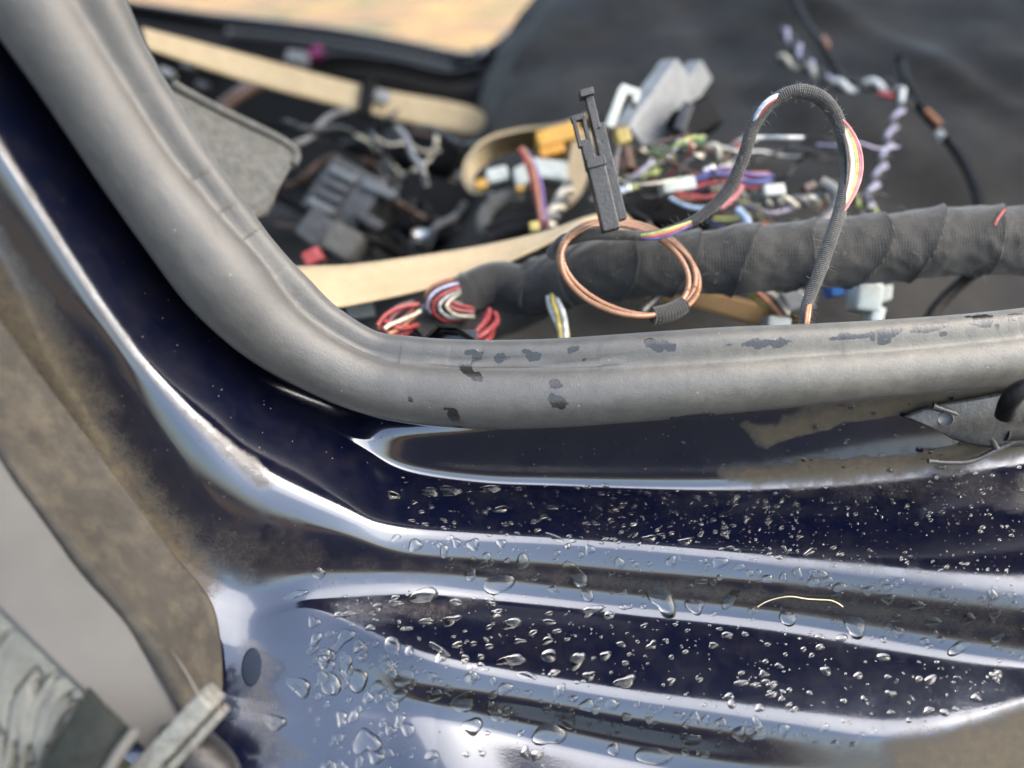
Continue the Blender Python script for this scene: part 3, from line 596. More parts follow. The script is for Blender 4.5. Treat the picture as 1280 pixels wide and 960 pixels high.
bundle('wire_bundle', 'thick red wires curling over the seal right of the open black socket', [(612, 392, .44), (612, 406, .43), (602, 420, .42), (585, 432, .42)], ['red', 'red', 'red', 'red'], .0035, .0018)
bundle('wire_bundle', 'red wires peeping left of the open black socket', [(530, 400, .45), (512, 408, .43), (495, 412, .42), (480, 405, .42)], ['red', 'red', 'red'], .003, .0016)
bundle('wire_bundle', 'yellow and white wires hanging under the copper coil', [(690, 362, .44), (692, 378, .435), (698, 392, .43), (703, 408, .425), (706, 430, .42)], ['lime', 'white', 'yellow', 'white'], .003, .0016)
hq = path(hp, 900); hv = []
for i_ in rng.integers(60, 800, 700):
    dirn = rng.normal(size=3) - FWD * .6; dirn /= np.linalg.norm(dirn); a = hq[i_] + dirn * hr[i_] * DS * 1.02; b = a + (dirn * .5 + rng.normal(size=3) * .9) * rng.uniform(.001, .004)
    hv.append(tube(np.array([a, (a + b) / 2 + rng.normal(size=3) * .0006, b]), np.array([.00008, .00007, .00004]), 4)[:2])
v, f = join(*hv); mesh('lint', v, f, pm('lint_grey', (.16, .155, .14), .9), har, kind='stuff')
# open black socket by the seal
sk = thing('open_socket', 'open black square socket just behind the seal corner', 'socket', P(568, 420, .39)); d = .385
for (a, b, c_) in (((535, 424), (548, 409), 1), ((548, 409), (572, 410), 1), ((572, 410), (600, 430), 1), ((600, 430), (535, 432), 1)):
    m_ = ((a[0] + b[0]) / 2, (a[1] + b[1]) / 2); v, f = rbox(P(*m_, d), V((b[0] - a[0]) / 2 + 1, (b[1] - a[1]) / 2, d), V(0, 0, d, .008), V(.6, 2., d), .3); mesh('wall', v, f, M_BLK, sk)
v, f = rbox(P(568, 424, d + .012), V(30, 0, d), V(0, 12, d), FWD * .002, .2); mesh('bottom', v, f, M_GLOSS, sk)

# ---------------------------------------------------------------- copper coloured coil
coil = thing('cable_coil', 'coil of copper coloured cable tied with black tape against the harness', 'cable coil', P(785, 395, .39))
def ell(t, rx, ry, cx, cy, d, tilt):
    c, s = math.cos(tilt), math.sin(tilt); x = rx * np.cos(t); y = ry * np.sin(t)
    return np.stack([cx + x * c - y * s, cy + x * s + y * c, d + 0 * t], -1)
for k, (rx, ry, cx, cy, dd) in enumerate(((87, 57, 784, 335, .386), (82, 54, 781, 338, .380), (89, 53, 788, 336, .383))):
    t = np.linspace(0, 2 * np.pi, 120); e = ell(t, rx, ry, cx, cy, dd, .28 + .03 * k); e[:, 2] += .012 * np.sin(t) * -1 + .002 * np.sin(3 * t + k)
    v, f, uv = tube(W(e), .00145, 10); mesh('turn', v, f, M_COPPER, coil)
t = np.linspace(.42, 1.0, 30); e = ell(t, 87, 56, 785, 336, .382, .30); e[:, 2] -= .011 * np.sin(t)
v, f, uv = tube(W(e), .0046, 16, lambda s, t: 1 + .12 * (fbm(np.stack([s * 200, np.cos(t), np.sin(t)], -1), 8) - .5)); mesh('tape', v, f, M_TAPE, coil, attrs=dict(tuv=uv))
rod('cut_pin', 'pale cut cable end poking down behind the coil tape', 'cable', [(800, 392, .42), (830, 362, .43), (848, 340, .44)], .0026, M_GREY)

# ---------------------------------------------------------------- thin braided lead with coloured wires
lead = thing('braided_lead', 'thin fuzzy braided lead arching over the harness with coloured wires showing', 'lead', P(1007, 410, .345))
LP = [(690, 318, .405), (706, 301, .395), (740, 293, .388), (780, 294, .385), (822, 293, .383), (870, 274, .38), (908, 240, .375), (928, 200, .37), (942, 158, .366), (966, 127, .362), (998, 114, .36), (1030, 126, .36), (1050, 158, .36), (1058, 205, .36), (1052, 255, .355), (1036, 305, .35), (1020, 352, .345), (1008, 385, .34), (1004, 420, .335)]
lp = cr(LP, 400); lr = np.interp(np.linspace(0, 18, 400), [0, 1, 4, 5, 6, 8, 9, 11, 13, 15, 17, 18], [.0040, .0036, .0024, .0027, .0031, .0031, .0031, .0036, .0029, .0032, .0026, .0022])
q = W(lp); v, f, uv = tube(q, lr, 20, lambda s, t: 1 + .16 * (fbm(np.stack([s * 160, np.cos(t), np.sin(t)], -1), 14) - .5)); mesh('braid', v, f, M_FINE, lead, attrs=dict(tuv=uv))
def show(i0, i1, off, bul, names, r=.0008):
    k0, k1 = int(i0 / 18 * 399), int(i1 / 18 * 399); seg = lp[k0:k1 + 1].copy(); m = len(seg); e = np.sin(np.linspace(0, math.pi, m))
    tx = np.gradient(seg[:, :2], axis=0); tx /= np.linalg.norm(tx, axis=1)[:, None]; nx = np.stack([tx[:, 1], -tx[:, 0]], -1)
    for j, c in enumerate(names):
        s2 = seg.copy(); s2[:, :2] += nx * (off * (1 if True else 0) * e ** .6 + (bul + j * 2.6) * e)[:, None]; s2[:, 2] -= .0032 * e + .0002 * j
        v, f, uv = tube(W(s2), r, 8); mesh('wire', v, f, WIRE[c], lead)
show(3.3, 5.1, -2, -3, ['blue', 'red', 'orange', 'lime']); show(7.9, 9.6, 1, 0, ['red', 'white', 'sky']); show(11.6, 14.4, -3, 4, ['black', 'brown', 'cream', 'white', 'lime', 'yellow', 'pink', 'pink'], .0009)
show(16.6, 18, 1, 1, ['orange', 'orange'], .0009)
hv = []; idx = rng.integers(60, 395, 900)
for i in idx:
    dirn = rng.normal(size=3); dirn /= np.linalg.norm(dirn); a = q[i] + dirn * lr[i] * .9; b = a + (dirn + rng.normal(size=3) * .6) * rng.uniform(.0008, .0026); c = (a + b) / 2 + rng.normal(size=3) * .0004
    hv.append(tube(np.array([a, c, b]), np.array([.00009, .00007, .00004]), 4)[:2])
v, f = join(*hv); mesh('lint', v, f, pm('lint_grey', (.16, .155, .14), .9), lead, kind='stuff')

# ---------------------------------------------------------------- black double pronged clip
ck = thing('pronged_clip', 'black double pronged plastic clip standing up from the coil', 'clip', P(768, 290, .38)); d = .372
ax = V(-43, -170, d, -.004); axu = ax / np.linalg.norm(ax); side = np.cross(axu, FWD); side /= np.linalg.norm(side)
if side @ RIGHT < 0: side = -side
dep = np.cross(axu, side); dep = dep if dep @ FWD > 0 else -dep; b0 = P(766, 288, d)
def cb(name, t0, t1, s0, s1, z0, z1, bev=.2, mat=None):
    l = np.linalg.norm(ax); k = d / F * DS; c = b0 + axu * l * (t0 + t1) / 2 + side * k * (s0 + s1) / 2 + dep * (z0 + z1) / 2
    v, f = rbox(c, axu * l * (t1 - t0) / 2, side * k * (s1 - s0) / 2, dep * (z1 - z0) / 2, bev); mesh(name, v, f, mat or M_CLIP, ck, smooth=False)
cb('body', 0, .47, -13, 9, -.003, .004); cb('shoulder', .45, .52, -14, 10, -.004, .004); cb('stem', .50, .66, -14, 0, -.002, .003)
cb('side_rail', .06, .76, 10, 22, .001, .007); cb('rail_edge', .20, .82, 6, 10, -.001, .006); cb('prong', .72, .97, 6, 16, .000, .005); cb('prong_tip', .95, 1.0, 0, 17, -.002, .005)
cb('latch_side', .62, .82, -17, -13, -.002, .002); cb('latch_side', .64, .82, -5, -1, -.002, .002); cb('latch_top', .80, .84, -18, -1, -.002, .002)

DS = 1.0
# ---------------------------------------------------------------- grey box, white clip and plugs
d = .56; gb = thing('grey_box', 'pale grey slab shaped box lying on the carpet behind the clip', 'box', P(820, 190, d))
X = V(33, -48, d, .01); Y = V(20, 13, d, .014); nn = np.cross(X, Y); nn /= np.linalg.norm(nn)
v, f = rbox(P(822, 137, d), X, Y, nn * .008, .25); mesh('case', v, f, M_LGREY, gb, smooth=False)
v, f = rbox(P(858, 112, d + .022), X * .62, Y * .55, nn * .007, .25); mesh('rear_case', v, f, M_LGREY, gb, smooth=False)
v, f = rbox(P(868, 152, d - .01), V(22, -12, d), V(12, 16, d), FWD * .012, .25); mesh('black_socket', v, f, M_BLK, gb, smooth=False)
v, f = rbox(P(852, 150, d - .022), V(6, -16, d), V(6, 3, d), FWD * .008, .3); mesh('black_latch', v, f, M_GLOSS, gb, smooth=False)
d = .5; wk = thing('white_hook', 'white hook shaped clip between the black clip and grey box', 'clip', P(765, 160, d))
v, f = join(rbox(P(769, 138, d), V(9, -24, d), V(5.5, 2, d), FWD * .006, .3)); mesh('arm', v, f, M_WHITE, wk)
v, f = rbox(P(786, 117, d), V(12, 4, d), V(-2, 5, d), FWD * .006, .35); mesh('hook', v, f, M_WHITE, wk); v, f = rbox(P(794, 124, d), V(3.5, 1, d), V(-2, 8, d), FWD * .006, .35); mesh('hook_end', v, f, M_WHITE, wk)
def twisted(name, label, pts, ca, cb_, r=.0011, pitch=.011, n=None, cat='twisted pair', group='twisted pair wires'):
    n = n or 30 * len(pts); q = path(pts, n); t = thing(name, label, cat, q[0], group); tt_, a, b = frames(q)
    arc = np.r_[0, np.cumsum(np.linalg.norm(np.diff(q, axis=0), axis=1))]; ph = arc / pitch * 2 * np.pi
    for k, c in enumerate((ca, cb_)):
        p2 = ph + k * np.pi; v, f, uv = tube(q + r * 1.25 * (np.cos(p2)[:, None] * a + np.sin(p2)[:, None] * b), r, 7); mesh('wire', v, f, WIRE[c], t)
    return t
d = .60
twisted('twisted_pair', 'twisted lilac and black pair at the top of the carpet, upper strand', [(974, 34, .70), (988, 48, .69), (1004, 70, .675), (1022, 92, .66), (1040, 104, .65)], 'lilac', 'black', .0022, .026)
twisted('twisted_pair', 'twisted cream and black pair meeting the lilac one on the carpet', [(968, 70, .68), (990, 78, .672), (1012, 86, .665), (1034, 100, .655)], 'cream', 'black', .0021, .026)
twisted('twisted_pair', 'twisted white and black pair running level across the carpet', [(1034, 103, .645), (1060, 108, .64), (1090, 106, .635), (1116, 110, .63), (1132, 126, .62), (1132, 136, .62)], 'white', 'black', .0026, .027)
twisted('twisted_pair', 'twisted lilac and black pair dropping down the carpet to the harness', [(1128, 132, .618), (1116, 160, .60), (1110, 185, .585), (1100, 215, .57), (1090, 240, .555), (1084, 270, .54)], 'lilac', 'black', .0020, .026)
rod('red_sleeve', 'small red sleeve on the level white twisted pair', 'sleeve', [(1098, 116, .628), (1108, 119, .626), (1118, 121, .624)], .0026, WIRE['red'])
rod('thin_black_cable', 'thin black cable coming from the top edge down to the lilac twisted pair', 'cable', [(984, -20, .78), (1004, 22, .74), (1028, 58, .70), (1046, 88, .675), (1056, 104, .66)], .0032, M_BLK)
rod('thin_black_cable', 'thin black cable sloping down the right side of the carpet', 'cable', [(1124, 72, .70), (1134, 105, .67), (1150, 135, .65), (1176, 165, .63), (1202, 200, .60), (1220, 240, .57), (1226, 270, .55)], .0036, M_BLK)
rod('orange_splice', 'orange splice on the thin black cable right of the white twisted pair', 'splice', [(1158, 138, .638), (1166, 146, .634), (1176, 156, .63)], .0024, WIRE['orange'])
rod('orange_splice', 'orange splice on the thin black cable at the top of the carpet', 'splice', [(1030, 46, .70), (1036, 58, .69)], .002, WIRE['orange'])
rod('pale_bead', 'pale end bead next to the right thin black cable', 'bead', [(1170, 166, .62), (1178, 172, .618)], .0042, M_LGREY)
# tangle below the grey box
random.seed(3)
twisted('twisted_pair', 'lime and black pair coming out of the grey box socket', [(858, 166, .53), (852, 180, .525), (840, 192, .52), (826, 205, .515), (806, 225, .51), (790, 240, .50)], 'lime', 'black', .0018, .02)
twisted('twisted_pair', 'cream and green pair lying under the grey box', [(790, 186, .53), (812, 190, .528), (835, 188, .525), (860, 180, .525), (880, 176, .53)], 'cream', 'green', .0017, .016)
twisted('twisted_pair', 'brown and white pair right of the grey box', [(866, 196, .52), (884, 186, .52), (900, 190, .52), (908, 206, .515), (896, 220, .51)], 'brown', 'cream', .002, .02)
twisted('twisted_pair', 'grey and cream pair running level behind the braided lead', [(925, 240, .47), (950, 246, .47), (975, 252, .47), (1000, 252, .47), (1030, 250, .475), (1052, 258, .48)], 'grey', 'cream', .0019, .016)
twisted('twisted_pair', 'lime and black pair right of the arching lead above the harness', [(1060, 240, .49), (1078, 256, .485), (1094, 268, .48), (1108, 280, .475)], 'lime', 'black', .0016, .016)
boxthing('white_plug', 'white plug with red and blue wires below the grey box', 'plug', P(846, 234, .47), V(20, -3, .47), V(2, 8, .47), FWD * .008, M_WHITE, .3)
bundle('wire_bundle', 'red, blue and purple wires streaming right out of the white plug', [(862, 234, .468), (885, 224, .465), (910, 220, .463), (935, 226, .462), (965, 224, .462)], ['red', 'purple', 'blue', 'red', 'purple'], .0045, .0013)
bundle('wire_bundle', 'orange and red wires under the white plug', [(840, 244, .466), (862, 250, .462), (885, 250, .46), (905, 242, .457)], ['orange', 'red', 'sky'], .004, .0014)
bundle('wire_bundle', 'bright red wires crossing behind the braided lead', [(896, 258, .455), (912, 242, .458), (922, 226, .46), (926, 206, .47)], ['red', 'red', 'pink'], .003, .0016)
boxthing('cream_plug', 'cream plug right of the braided lead above the harness', 'plug', P(964, 240, .465), V(13, -1, .465), V(1, 7, .465), FWD * .007, M_WHITE, .4)
boxthing('red_bead', 'red bead on the dark carpet between grey box and lead', 'bead', P(922, 181, .52), V(6, -1, .52), V(1, 6, .52), FWD * .003, WIRE['red'], .6)
boxthing('red_bead', 'red tip poking up from the harness left of the arching lead', 'bead', P(948, 286, .43), V(10, -1, .43), V(1, 5, .43), FWD * .004, WIRE['red'], .5)
rod('blue_lead', 'short blue grey lead dropping behind the harness beside the red tip', 'lead', [(922, 262, .455), (932, 274, .45), (938, 290, .445)], .0026, WIRE['sky'])
rod('grey_loop', 'grey bent cable rising behind the harness left of the arching lead', 'cable', [(1000, 290, .455), (1030, 276, .455), (1046, 256, .46), (1042, 238, .465), (1026, 228, .468)], .0042, WIRE['grey'], 40)
for k, (x, y, c, lb) in enumerate(((885, 214, M_METAL, 'dull terminal above the red wires'), (905, 218, WIRE['pink'], 'pink terminal above the red wires'), (780, 238, M_METAL, 'dull terminal right of the black clip'), (1010, 234, WIRE['brown'], 'brown terminal at the tip of the grey bent cable'))):
    boxthing('terminal', lb, 'terminal', P(x, y, .468), V(7, -3, .468), V(2, 4, .468), FWD * .004, c, .4)
rod('brown_stub', 'brown stub of cable below the white hook clip', 'cable', [(770, 160, .50), (776, 176, .498), (784, 196, .495), (786, 214, .49)], .0045, WIRE['brown'])
boxthing('olive_plug', 'olive plug just under the white hook clip', 'plug', P(778, 172, .492), V(8, -3, .49), V(3, 9, .49), FWD * .006, pm('olive', (.3, .22, .05), .4), .3)
boxthing('black_floor_box', 'black box in the dark under the tangle of wires', 'box', P(826, 262, .52), V(60, 8, .52), V(-6, 24, .52), V(0, 0, .52, .02), M_BLK, .2)
tg = thing('wire_tangle', 'tangle of thin loose wires lying under and around the grey box', 'wire tangle', P(850, 240, .52))
rr_ = random.Random(5); pal = ['black', 'black', 'grey', 'brown', 'cream', 'red', 'lilac', 'white', 'black', 'orange', 'blue', 'lime']
for k in range(46):
    x, y = rr_.uniform(720, 1030), rr_.uniform(180, 280); pts = [(x, y, rr_.uniform(.47, .54))]
    an = rr_.uniform(-.6, .6)
    for j in range(4):
        an += rr_.uniform(-.7, .7); x += 26 * math.cos(an); y += 20 * math.sin(an); y = min(max(y, 172), 292); pts.append((x, y, min(.55, max(.455, pts[-1][2] + rr_.uniform(-.02, .02)))))
    v, f, uv = tube(path(pts, 36), rr_.choice((.0008, .001, .0013)), 7); mesh('wire', v, f, WIRE[rr_.choice(pal)], tg)
tg = thing('wire_tangle', 'tangle of dark leads on the footwell floor below the straight strap', 'wire tangle', P(480, 250, .8))
for k in range(34):
    x, y = rr_.uniform(340, 620), rr_.uniform(150, 310); pts = [(x, y, rr_.uniform(.62, .8))]; an = rr_.uniform(-.2, 1.2)
    for j in range(4):
        an += rr_.uniform(-.6, .6); x += 22 * math.cos(an); y += 20 * math.sin(an); pts.append((x, min(y, 325), pts[-1][2] + rr_.uniform(-.03, .03)))
    v, f, uv = tube(path(pts, 30), rr_.choice((.0014, .002, .003)), 7); mesh('wire', v, f, WIRE[rr_.choice(['black', 'black', 'black', 'grey', 'grey', 'brown', 'cream'])], tg)
# inside the looped strap
boxthing('yellow_block', 'yellow plastic block beside the looped strap', 'block', P(697, 174, .58), V(26, -7, .58), V(3, 10, .58), FWD * .012, M_YEL, .3)
boxthing('yellow_block', 'smaller amber block below the yellow one', 'block', P(690, 192, .57), V(15, -4, .57), V(2, 5, .57), FWD * .01, pm('amber', (.5, .22, .015), .35), .3)
boxthing('white_block', 'white plastic block inside the looped strap, the larger one', 'block', P(682, 216, .56), V(26, 3, .56), V(-1, 12, .56), FWD * .012, M_WHITE, .35)
boxthing('white_block', 'white plastic block inside the looped strap, the middle one', 'block', P(654, 222, .555), V(11, -5, .555), V(3, 12, .555), FWD * .01, M_WHITE, .35)
boxthing('white_block', 'white plastic block inside the looped strap, the leftmost small one', 'block', P(622, 222, .56), V(13, -3, .56), V(2, 9, .56), FWD * .01, M_WHITE, .4)
boxthing('amber_nub', 'amber nub at the left foot of the looped strap', 'nub', P(602, 232, .55), V(7, -2, .55), V(2, 6, .55), FWD * .006, M_YEL, .4)
boxthing('yellow_nub', 'yellow nub under the middle white block', 'nub', P(650, 237, .545), V(5, -1, .545), V(1, 4, .545), FWD * .005, M_YEL, .4)
bundle('wire_bundle', 'red and purple wires standing up in front of the white blocks', [(652, 188, .53), (662, 205, .52), (670, 228, .51), (675, 250, .50), (680, 280, .48)], ['red', 'purple', 'orange', 'red', 'black'], .0026, .0014)
twisted('twisted_pair', 'cream and grey pair behind the broad strap left of the black clip', [(712, 232, .52), (702, 250, .51), (692, 268, .50), (684, 286, .49)], 'cream', 'grey', .0026, .02)
boxthing('yellow_nub', 'yellow nub behind the upper edge of the broad strap', 'nub', P(668, 284, .47), V(6, -1, .47), V(1, 6, .47), FWD * .004, WIRE['yellow'], .4)
# under the harness on the right
wq = thing('white_connector', 'white connector hanging under the harness over the seal', 'connector', P(1085, 402, .42)); d = .42
v, f = rbox(P(1080, 372, d), V(16, 2, d), V(-2, 18, d), FWD * .008, .3); mesh('housing', v, f, M_WHITE2, wq)
v, f = rbox(P(1102, 368, d), V(8, -2, d), V(-1, 10, d), FWD * .006, .4); mesh('ear', v, f, M_WHITE2, wq); v, f = rbox(P(1092, 394, d), V(8, 2, d), V(-3, 10, d), FWD * .006, .4); mesh('foot', v, f, M_WHITE2, wq)
boxthing('blue_clip', 'small blue clip under the harness left of the white connector', 'clip', P(1042, 364, .425), V(8, -1, .425), V(1, 7, .425), FWD * .006, pm('blue_clip', (.03, .16, .5), .4), .3)
boxthing('pale_plug', 'pale plug under the harness behind the end of the arching lead', 'plug', P(988, 376, .435), V(13, -4, .435), V(5, 12, .435), FWD * .008, M_LGREY, .35)
boxthing('cream_plug', 'cream plug low under the harness at the end of the brown strap', 'plug', P(970, 404, .40), V(14, 2, .40), V(-1, 7, .40), FWD * .006, M_WHITE, .4)
bundle('wire_bundle', 'brown and cream wires under the harness left of the pale plug', [(940, 362, .44), (955, 372, .438), (970, 382, .435), (984, 398, .43)], ['brown', 'cream', 'orange', 'yellow'], .0035, .0016)
rod('thin_black_cable', 'thin black cable slanting below the harness at the right', 'cable', [(1230, 330, .45), (1200, 355, .46), (1170, 385, .46), (1150, 420, .45)], .0036, M_BLK)

# ---------------------------------------------------------------- solid bracket standing in for a reflection at the right end of the groove
bk = thing('mirrored_bracket', 'dark bracket shape standing in for a reflection in the groove at the right edge', 'bracket', P(1230, 560, .29))
def gd(x, y, o=.004): return pdepth(x, y) - o
bp = [(1130, 520), (1165, 507), (1215, 498), (1300, 482)]; bq = [(1190, 549), (1215, 556), (1245, 560), (1300, 556)]
g = ruled([(x, y, gd(x, y, .004)) for x, y in bp], [(x, y, gd(x, y, .005)) for x, y in bq], 40, 14); g = g - FWD * (.003 * np.sin(np.linspace(0, np.pi, 14)))[None, :, None]
M_BRK = pm('bracket_metal', (.026, .026, .026), .35, .3, 160, .2, 700, .3, dcol=(.12, .11, .09)); v, f = slab(g, .004); mesh('plate', v, f, M_BRK, bk)
v, f, uv = tube(path([(1182, 524, gd(1182, 524, .008)), (1183, 524, gd(1182, 524, .005))], 4), .0028, 14); mesh('bolt', v, f, M_GREY2, bk)
for pts, r in ((((1165, 507), (1200, 520), (1232, 540), (1245, 560)), .0014), (((1160, 576), (1185, 578), (1215, 576), (1250, 560), (1290, 540)), .0011)):
    v, f, uv = tube(path([(x, y, gd(x, y, .0052)) for x, y in pts], 30), r, 10); mesh('rib', v, f, M_BRK, bk)
v, f, uv = tube(path([(1300, 480, .268), (1275, 488, .268), (1262, 502, .270), (1256, 520, .275)], 30), .0034, 14); mesh('hose', v, f, M_BLK, bk)
v, f, uv = tube(path([(1254, 540, gd(1254, 540, .004)), (1280, 539, gd(1280, 539, .004)), (1310, 536, gd(1300, 538, .004))], 12), .0038, 14); mesh('slot', v, f, pm('deep_black', (.003, .003, .003), .8), bk)

# ---------------------------------------------------------------- open door at the lower left
E1 = [(-70, 290), (-20, 368), (25, 433), (62, 483), (100, 533), (160, 612), (221, 696), (250, 730), (268, 760), (276, 800), (279, 850), (276, 885)]
E2 = [(-90, 425), (-60, 470), (-30, 512), (0, 556), (30, 600), (70, 650), (112, 701), (142, 736), (169, 769), (198, 805), (225, 840), (250, 880)]
d1 = [pdepth(x, y) - .004 for x, y in E1]; d1 = gsm(np.array(d1), 1.5, 0); d1 = gsm(np.minimum(d1, [pdepth(x, y) - .003 for x, y in E1]), 1.0, 0) - .001
d2 = gsm(np.minimum(np.linspace(.226, .234, 12), d1 - .014), 1.2, 0)
A = np.concatenate([np.array(E1, float), d1[:, None]], 1); B = np.concatenate([np.array(E2, float), d2[:, None]], 1)
g = ruled(A, B, 120, 30); pr = np.linspace(0, 1, 30); g = g - FWD * (.0006 * np.exp(-((pr - .04) / .04) ** 2) + .0014 * np.exp(-((pr - .92) / .07) ** 2))[None, :, None]
g = g + (.0006 * (fbm(g * 60, 81, 4) - .5))[..., None] * FWD
mud_g = g
B2 = B + np.array([6, -6, .004]); E3 = [(-130, 636), (-100, 665), (-60, 704), (-20, 743), (20, 781), (55, 815), (85, 844), (108, 866), (130, 888), (150, 907), (166, 922), (195, 950)]
C3 = np.concatenate([np.array(E3, float), np.linspace(.216, .224, 12)[:, None]], 1)
g = ruled(B2, C3, 80, 24); g = g - FWD * (.0012 * np.sin(np.linspace(0, np.pi, 24)))[None, :, None]
M_PALE = pm('pale_grey_panel', (.064, .063, .061), .7, .15, 25, .06, 300, .15, dcol=(.06, .056, .05), ior=1.2); v, f = slab(g, .003); door = mesh('door', v, f, M_PALE, body)
door['label'] = 'pale grey inner panel of the open door'
g = mud_g; v, f = slab(g, .005); M_MUD = pm('muddy_rubber', (.024, .0215, .0175), .85, .4, 45, .5, 1500, .8, dcol=(.066, .055, .038)); mesh('edge_strip', v, f, M_MUD, door)
g = ruled(C3[:8] + np.array([0, -1, .0012]), [(-130, 960, .205), (-110, 980, .205), (-80, 1000, .205), (-50, 1000, .205), (-20, 1005, .205), (5, 1005, .205), (18, 1000, .205), (30, 985, .205)], 110, 80)
u_ = np.linspace(0, 1, 110)[:, None]; v_ = np.linspace(0, 1, 80)[None, :]
wk_ = fbm(np.stack([u_ * 13 + v_ * 2 + .8 * np.sin(v_ * 5), v_ * 2.2 + 0 * u_, 0 * u_ * v_], -1), 91, 3); wk_ = np.exp(-np.abs(wk_ - .5) / .035) + .3 * wk_
g = g + ((.005 * wk_) * np.clip(v_ * 4, 0, 1))[..., None] * FWD
M_FILM = pm('crinkled_film', (.05, .054, .049), .6, .3, 70, .4, 260, .1); v, f = slab(g, .0006); mesh('crinkled_film', v, f, M_FILM, door)
g = ruled([(110, 860, .212), (138, 886, .213), (166, 914, .214)], [(34, 985, .200), (78, 985, .201), (130, 985, .204)], 24, 24); v, f = slab(g, .004)
mesh('dark_plate', v, f, pm('dark_green_plate', (.005, .007, .0065), .6, .3, 150, 0, 600, .3, ior=1.2, dcol=(.02, .022, .02)), door)
v, f, uv = tube(path([(170, 912, .212), (146, 945, .207), (124, 985, .203)], 20), .0018, 10); mesh('plate_rim', v, f, M_PALE, door)
v, f = rbox(P(214, 924, .217), V(52, -56, .217), V(10, 10, .217), FWD * .005, .3); mesh('clear_guide', v, f, M_CLEAR, door)
v, f = rbox(P(231, 940, .219), V(48, -52, .219), V(4, 4, .219), FWD * .004, .4); mesh('guide_rim', v, f, M_CLEAR, door)
bm = bmesh.new(); bmesh.ops.create_uvsphere(bm, u_segments=32, v_segments=20, radius=1); bm.verts.index_update()
sv = np.array([q_.co[:] for q_ in bm.verts]); sf = [[q_.index for q_ in x.verts] for x in bm.faces]; bm.free()
k = .22 / F; v = P(250, 952, .226) + sv[:, :1] * (RIGHT * .75 + UP * -.66) * 66 * k + sv[:, 1:2] * (RIGHT * .66 + UP * .75) * 34 * k - sv[:, 2:] * FWD * .008
mesh('hinge_cap', v, sf, pm('hinge_black', (.006, .006, .007), .35, .4, 200, .3, 500, .4, dcol=(.04, .038, .034), ior=1.35), door)

# ---------------------------------------------------------------- small things on the paint
pp, nn_ = hit(313, 832); t1 = np.cross(nn_, UP); t1 /= np.linalg.norm(t1); t2 = np.cross(nn_, t1)
an = np.linspace(0, 2 * np.pi, 32, endpoint=False); vs = [pp + nn_ * .0009]; fs = []
for j, (r_, h_) in enumerate(((.8, .0009), (.97, .0006), (1., -.0006))): vs += list(pp + nn_ * h_ + (np.cos(an)[:, None] * t1 * 12 + np.sin(an)[:, None] * t2 * 23) * r_ * pdepth(313, 832) / F)
for j in range(32):
    fs.append([0, 1 + j, 1 + (j + 1) % 32])
    for r_ in range(2): fs.append([1 + r_ * 32 + j, 33 + r_ * 32 + j, 33 + r_ * 32 + (j + 1) % 32, 1 + r_ * 32 + (j + 1) % 32])
mesh('hole_plug', np.array(vs), fs, pm('blue_grey_plug', (.012, .017, .028), .8, .2, ior=1.15), sill)
hpx = cr([(944, 757), (962, 748), (985, 743), (1005, 746), (1022, 747), (1040, 748), (1055, 756)], 50)
v, f, uv = tube(gsm(np.array([hit(x, y)[0] + hit(x, y)[1] * .0012 for x, y in hpx]), 2.5, 0), .0002, 6); mesh('straw_fibre', v, f, pm('straw', (.6, .5, .3), .5), label='pale curled straw fibre lying on the wet sill', cat='fibre')

# water
def drop(px, py, rx, ry, ang, hgt=.34, irr=.25, nr=5, na=18, lean=0.):
    p0, nr_ = hit(px, py); dp = float((p0 - CAM) @ FWD); k = dp / F
    # axes in the surface that project to the photo's x and y
    e1 = RIGHT - nr_ * (RIGHT @ nr_); e1 /= np.linalg.norm(e1); e2 = np.cross(nr_, e1)
    fx_ = max(.35, abs(e1 @ RIGHT)); vd = (p0 - CAM) / np.linalg.norm(p0 - CAM); fy_ = max(.30, abs(nr_ @ vd))
    a = np.linspace(0, 2 * np.pi, na, endpoint=False); ph = rng.uniform(0, 6.28, 4); am = rng.uniform(-1, 1, 4) * irr
    out = 1 + am[0] * np.cos(2 * a + ph[0]) * .6 + am[1] * np.cos(3 * a + ph[1]) * .6 + am[3] * np.cos(a + ph[3]) * .3
    ca, sa = math.cos(math.radians(ang)), math.sin(math.radians(ang)); x = rx * np.cos(a) * out; y = ry * np.sin(a) * out
    X = (x * ca - y * sa) * k / fx_; Y = (x * sa + y * ca) * k / fy_
    H = hgt * 2 * min(rx, ry / fy_) * k; vs = [p0 + nr_ * H]
    gs = np.array((0, -.64, .77)); gdir = gs - nr_ * (gs @ nr_); gl = np.linalg.norm(gdir); gdir /= gl + 1e-9; lean = lean * gl / max(.25, gs @ nr_)
    for j in range(1, nr + 1):
        r_ = math.sin(j / nr * math.pi / 2); h_ = H * (1 - r_ ** 2.4) if j < nr else -.00025 - .02 * H
        of = (X[:, None] * e1 + Y[:, None] * e2) * r_
        if lean and j < nr: h_ = h_ * .5 + np.clip(H * .7 - lean * (of @ gdir), 0, 3 * H) * (1 - r_ ** 5)
        vs += list(p0 + np.reshape(nr_, (1, 3)) * np.reshape(h_, (-1, 1)) + of)
    if lean: vs[0] = p0 + nr_ * H * 1.2
    fs = [[0, 1 + q, 1 + (q + 1) % na] for q in range(na)]
    for j in range(nr - 1):
        o = 1 + j * na
        for q in range(na): fs.append([o + q, o + na + q, o + na + (q + 1) % na, o + (q + 1) % na])
    vs = np.array(vs); nn2 = np.cross(vs[2] - vs[0], vs[1] - vs[0])
    if nn2 @ nr_ > 0: fs = [x_[::-1] for x_ in fs]
    return vs, fs
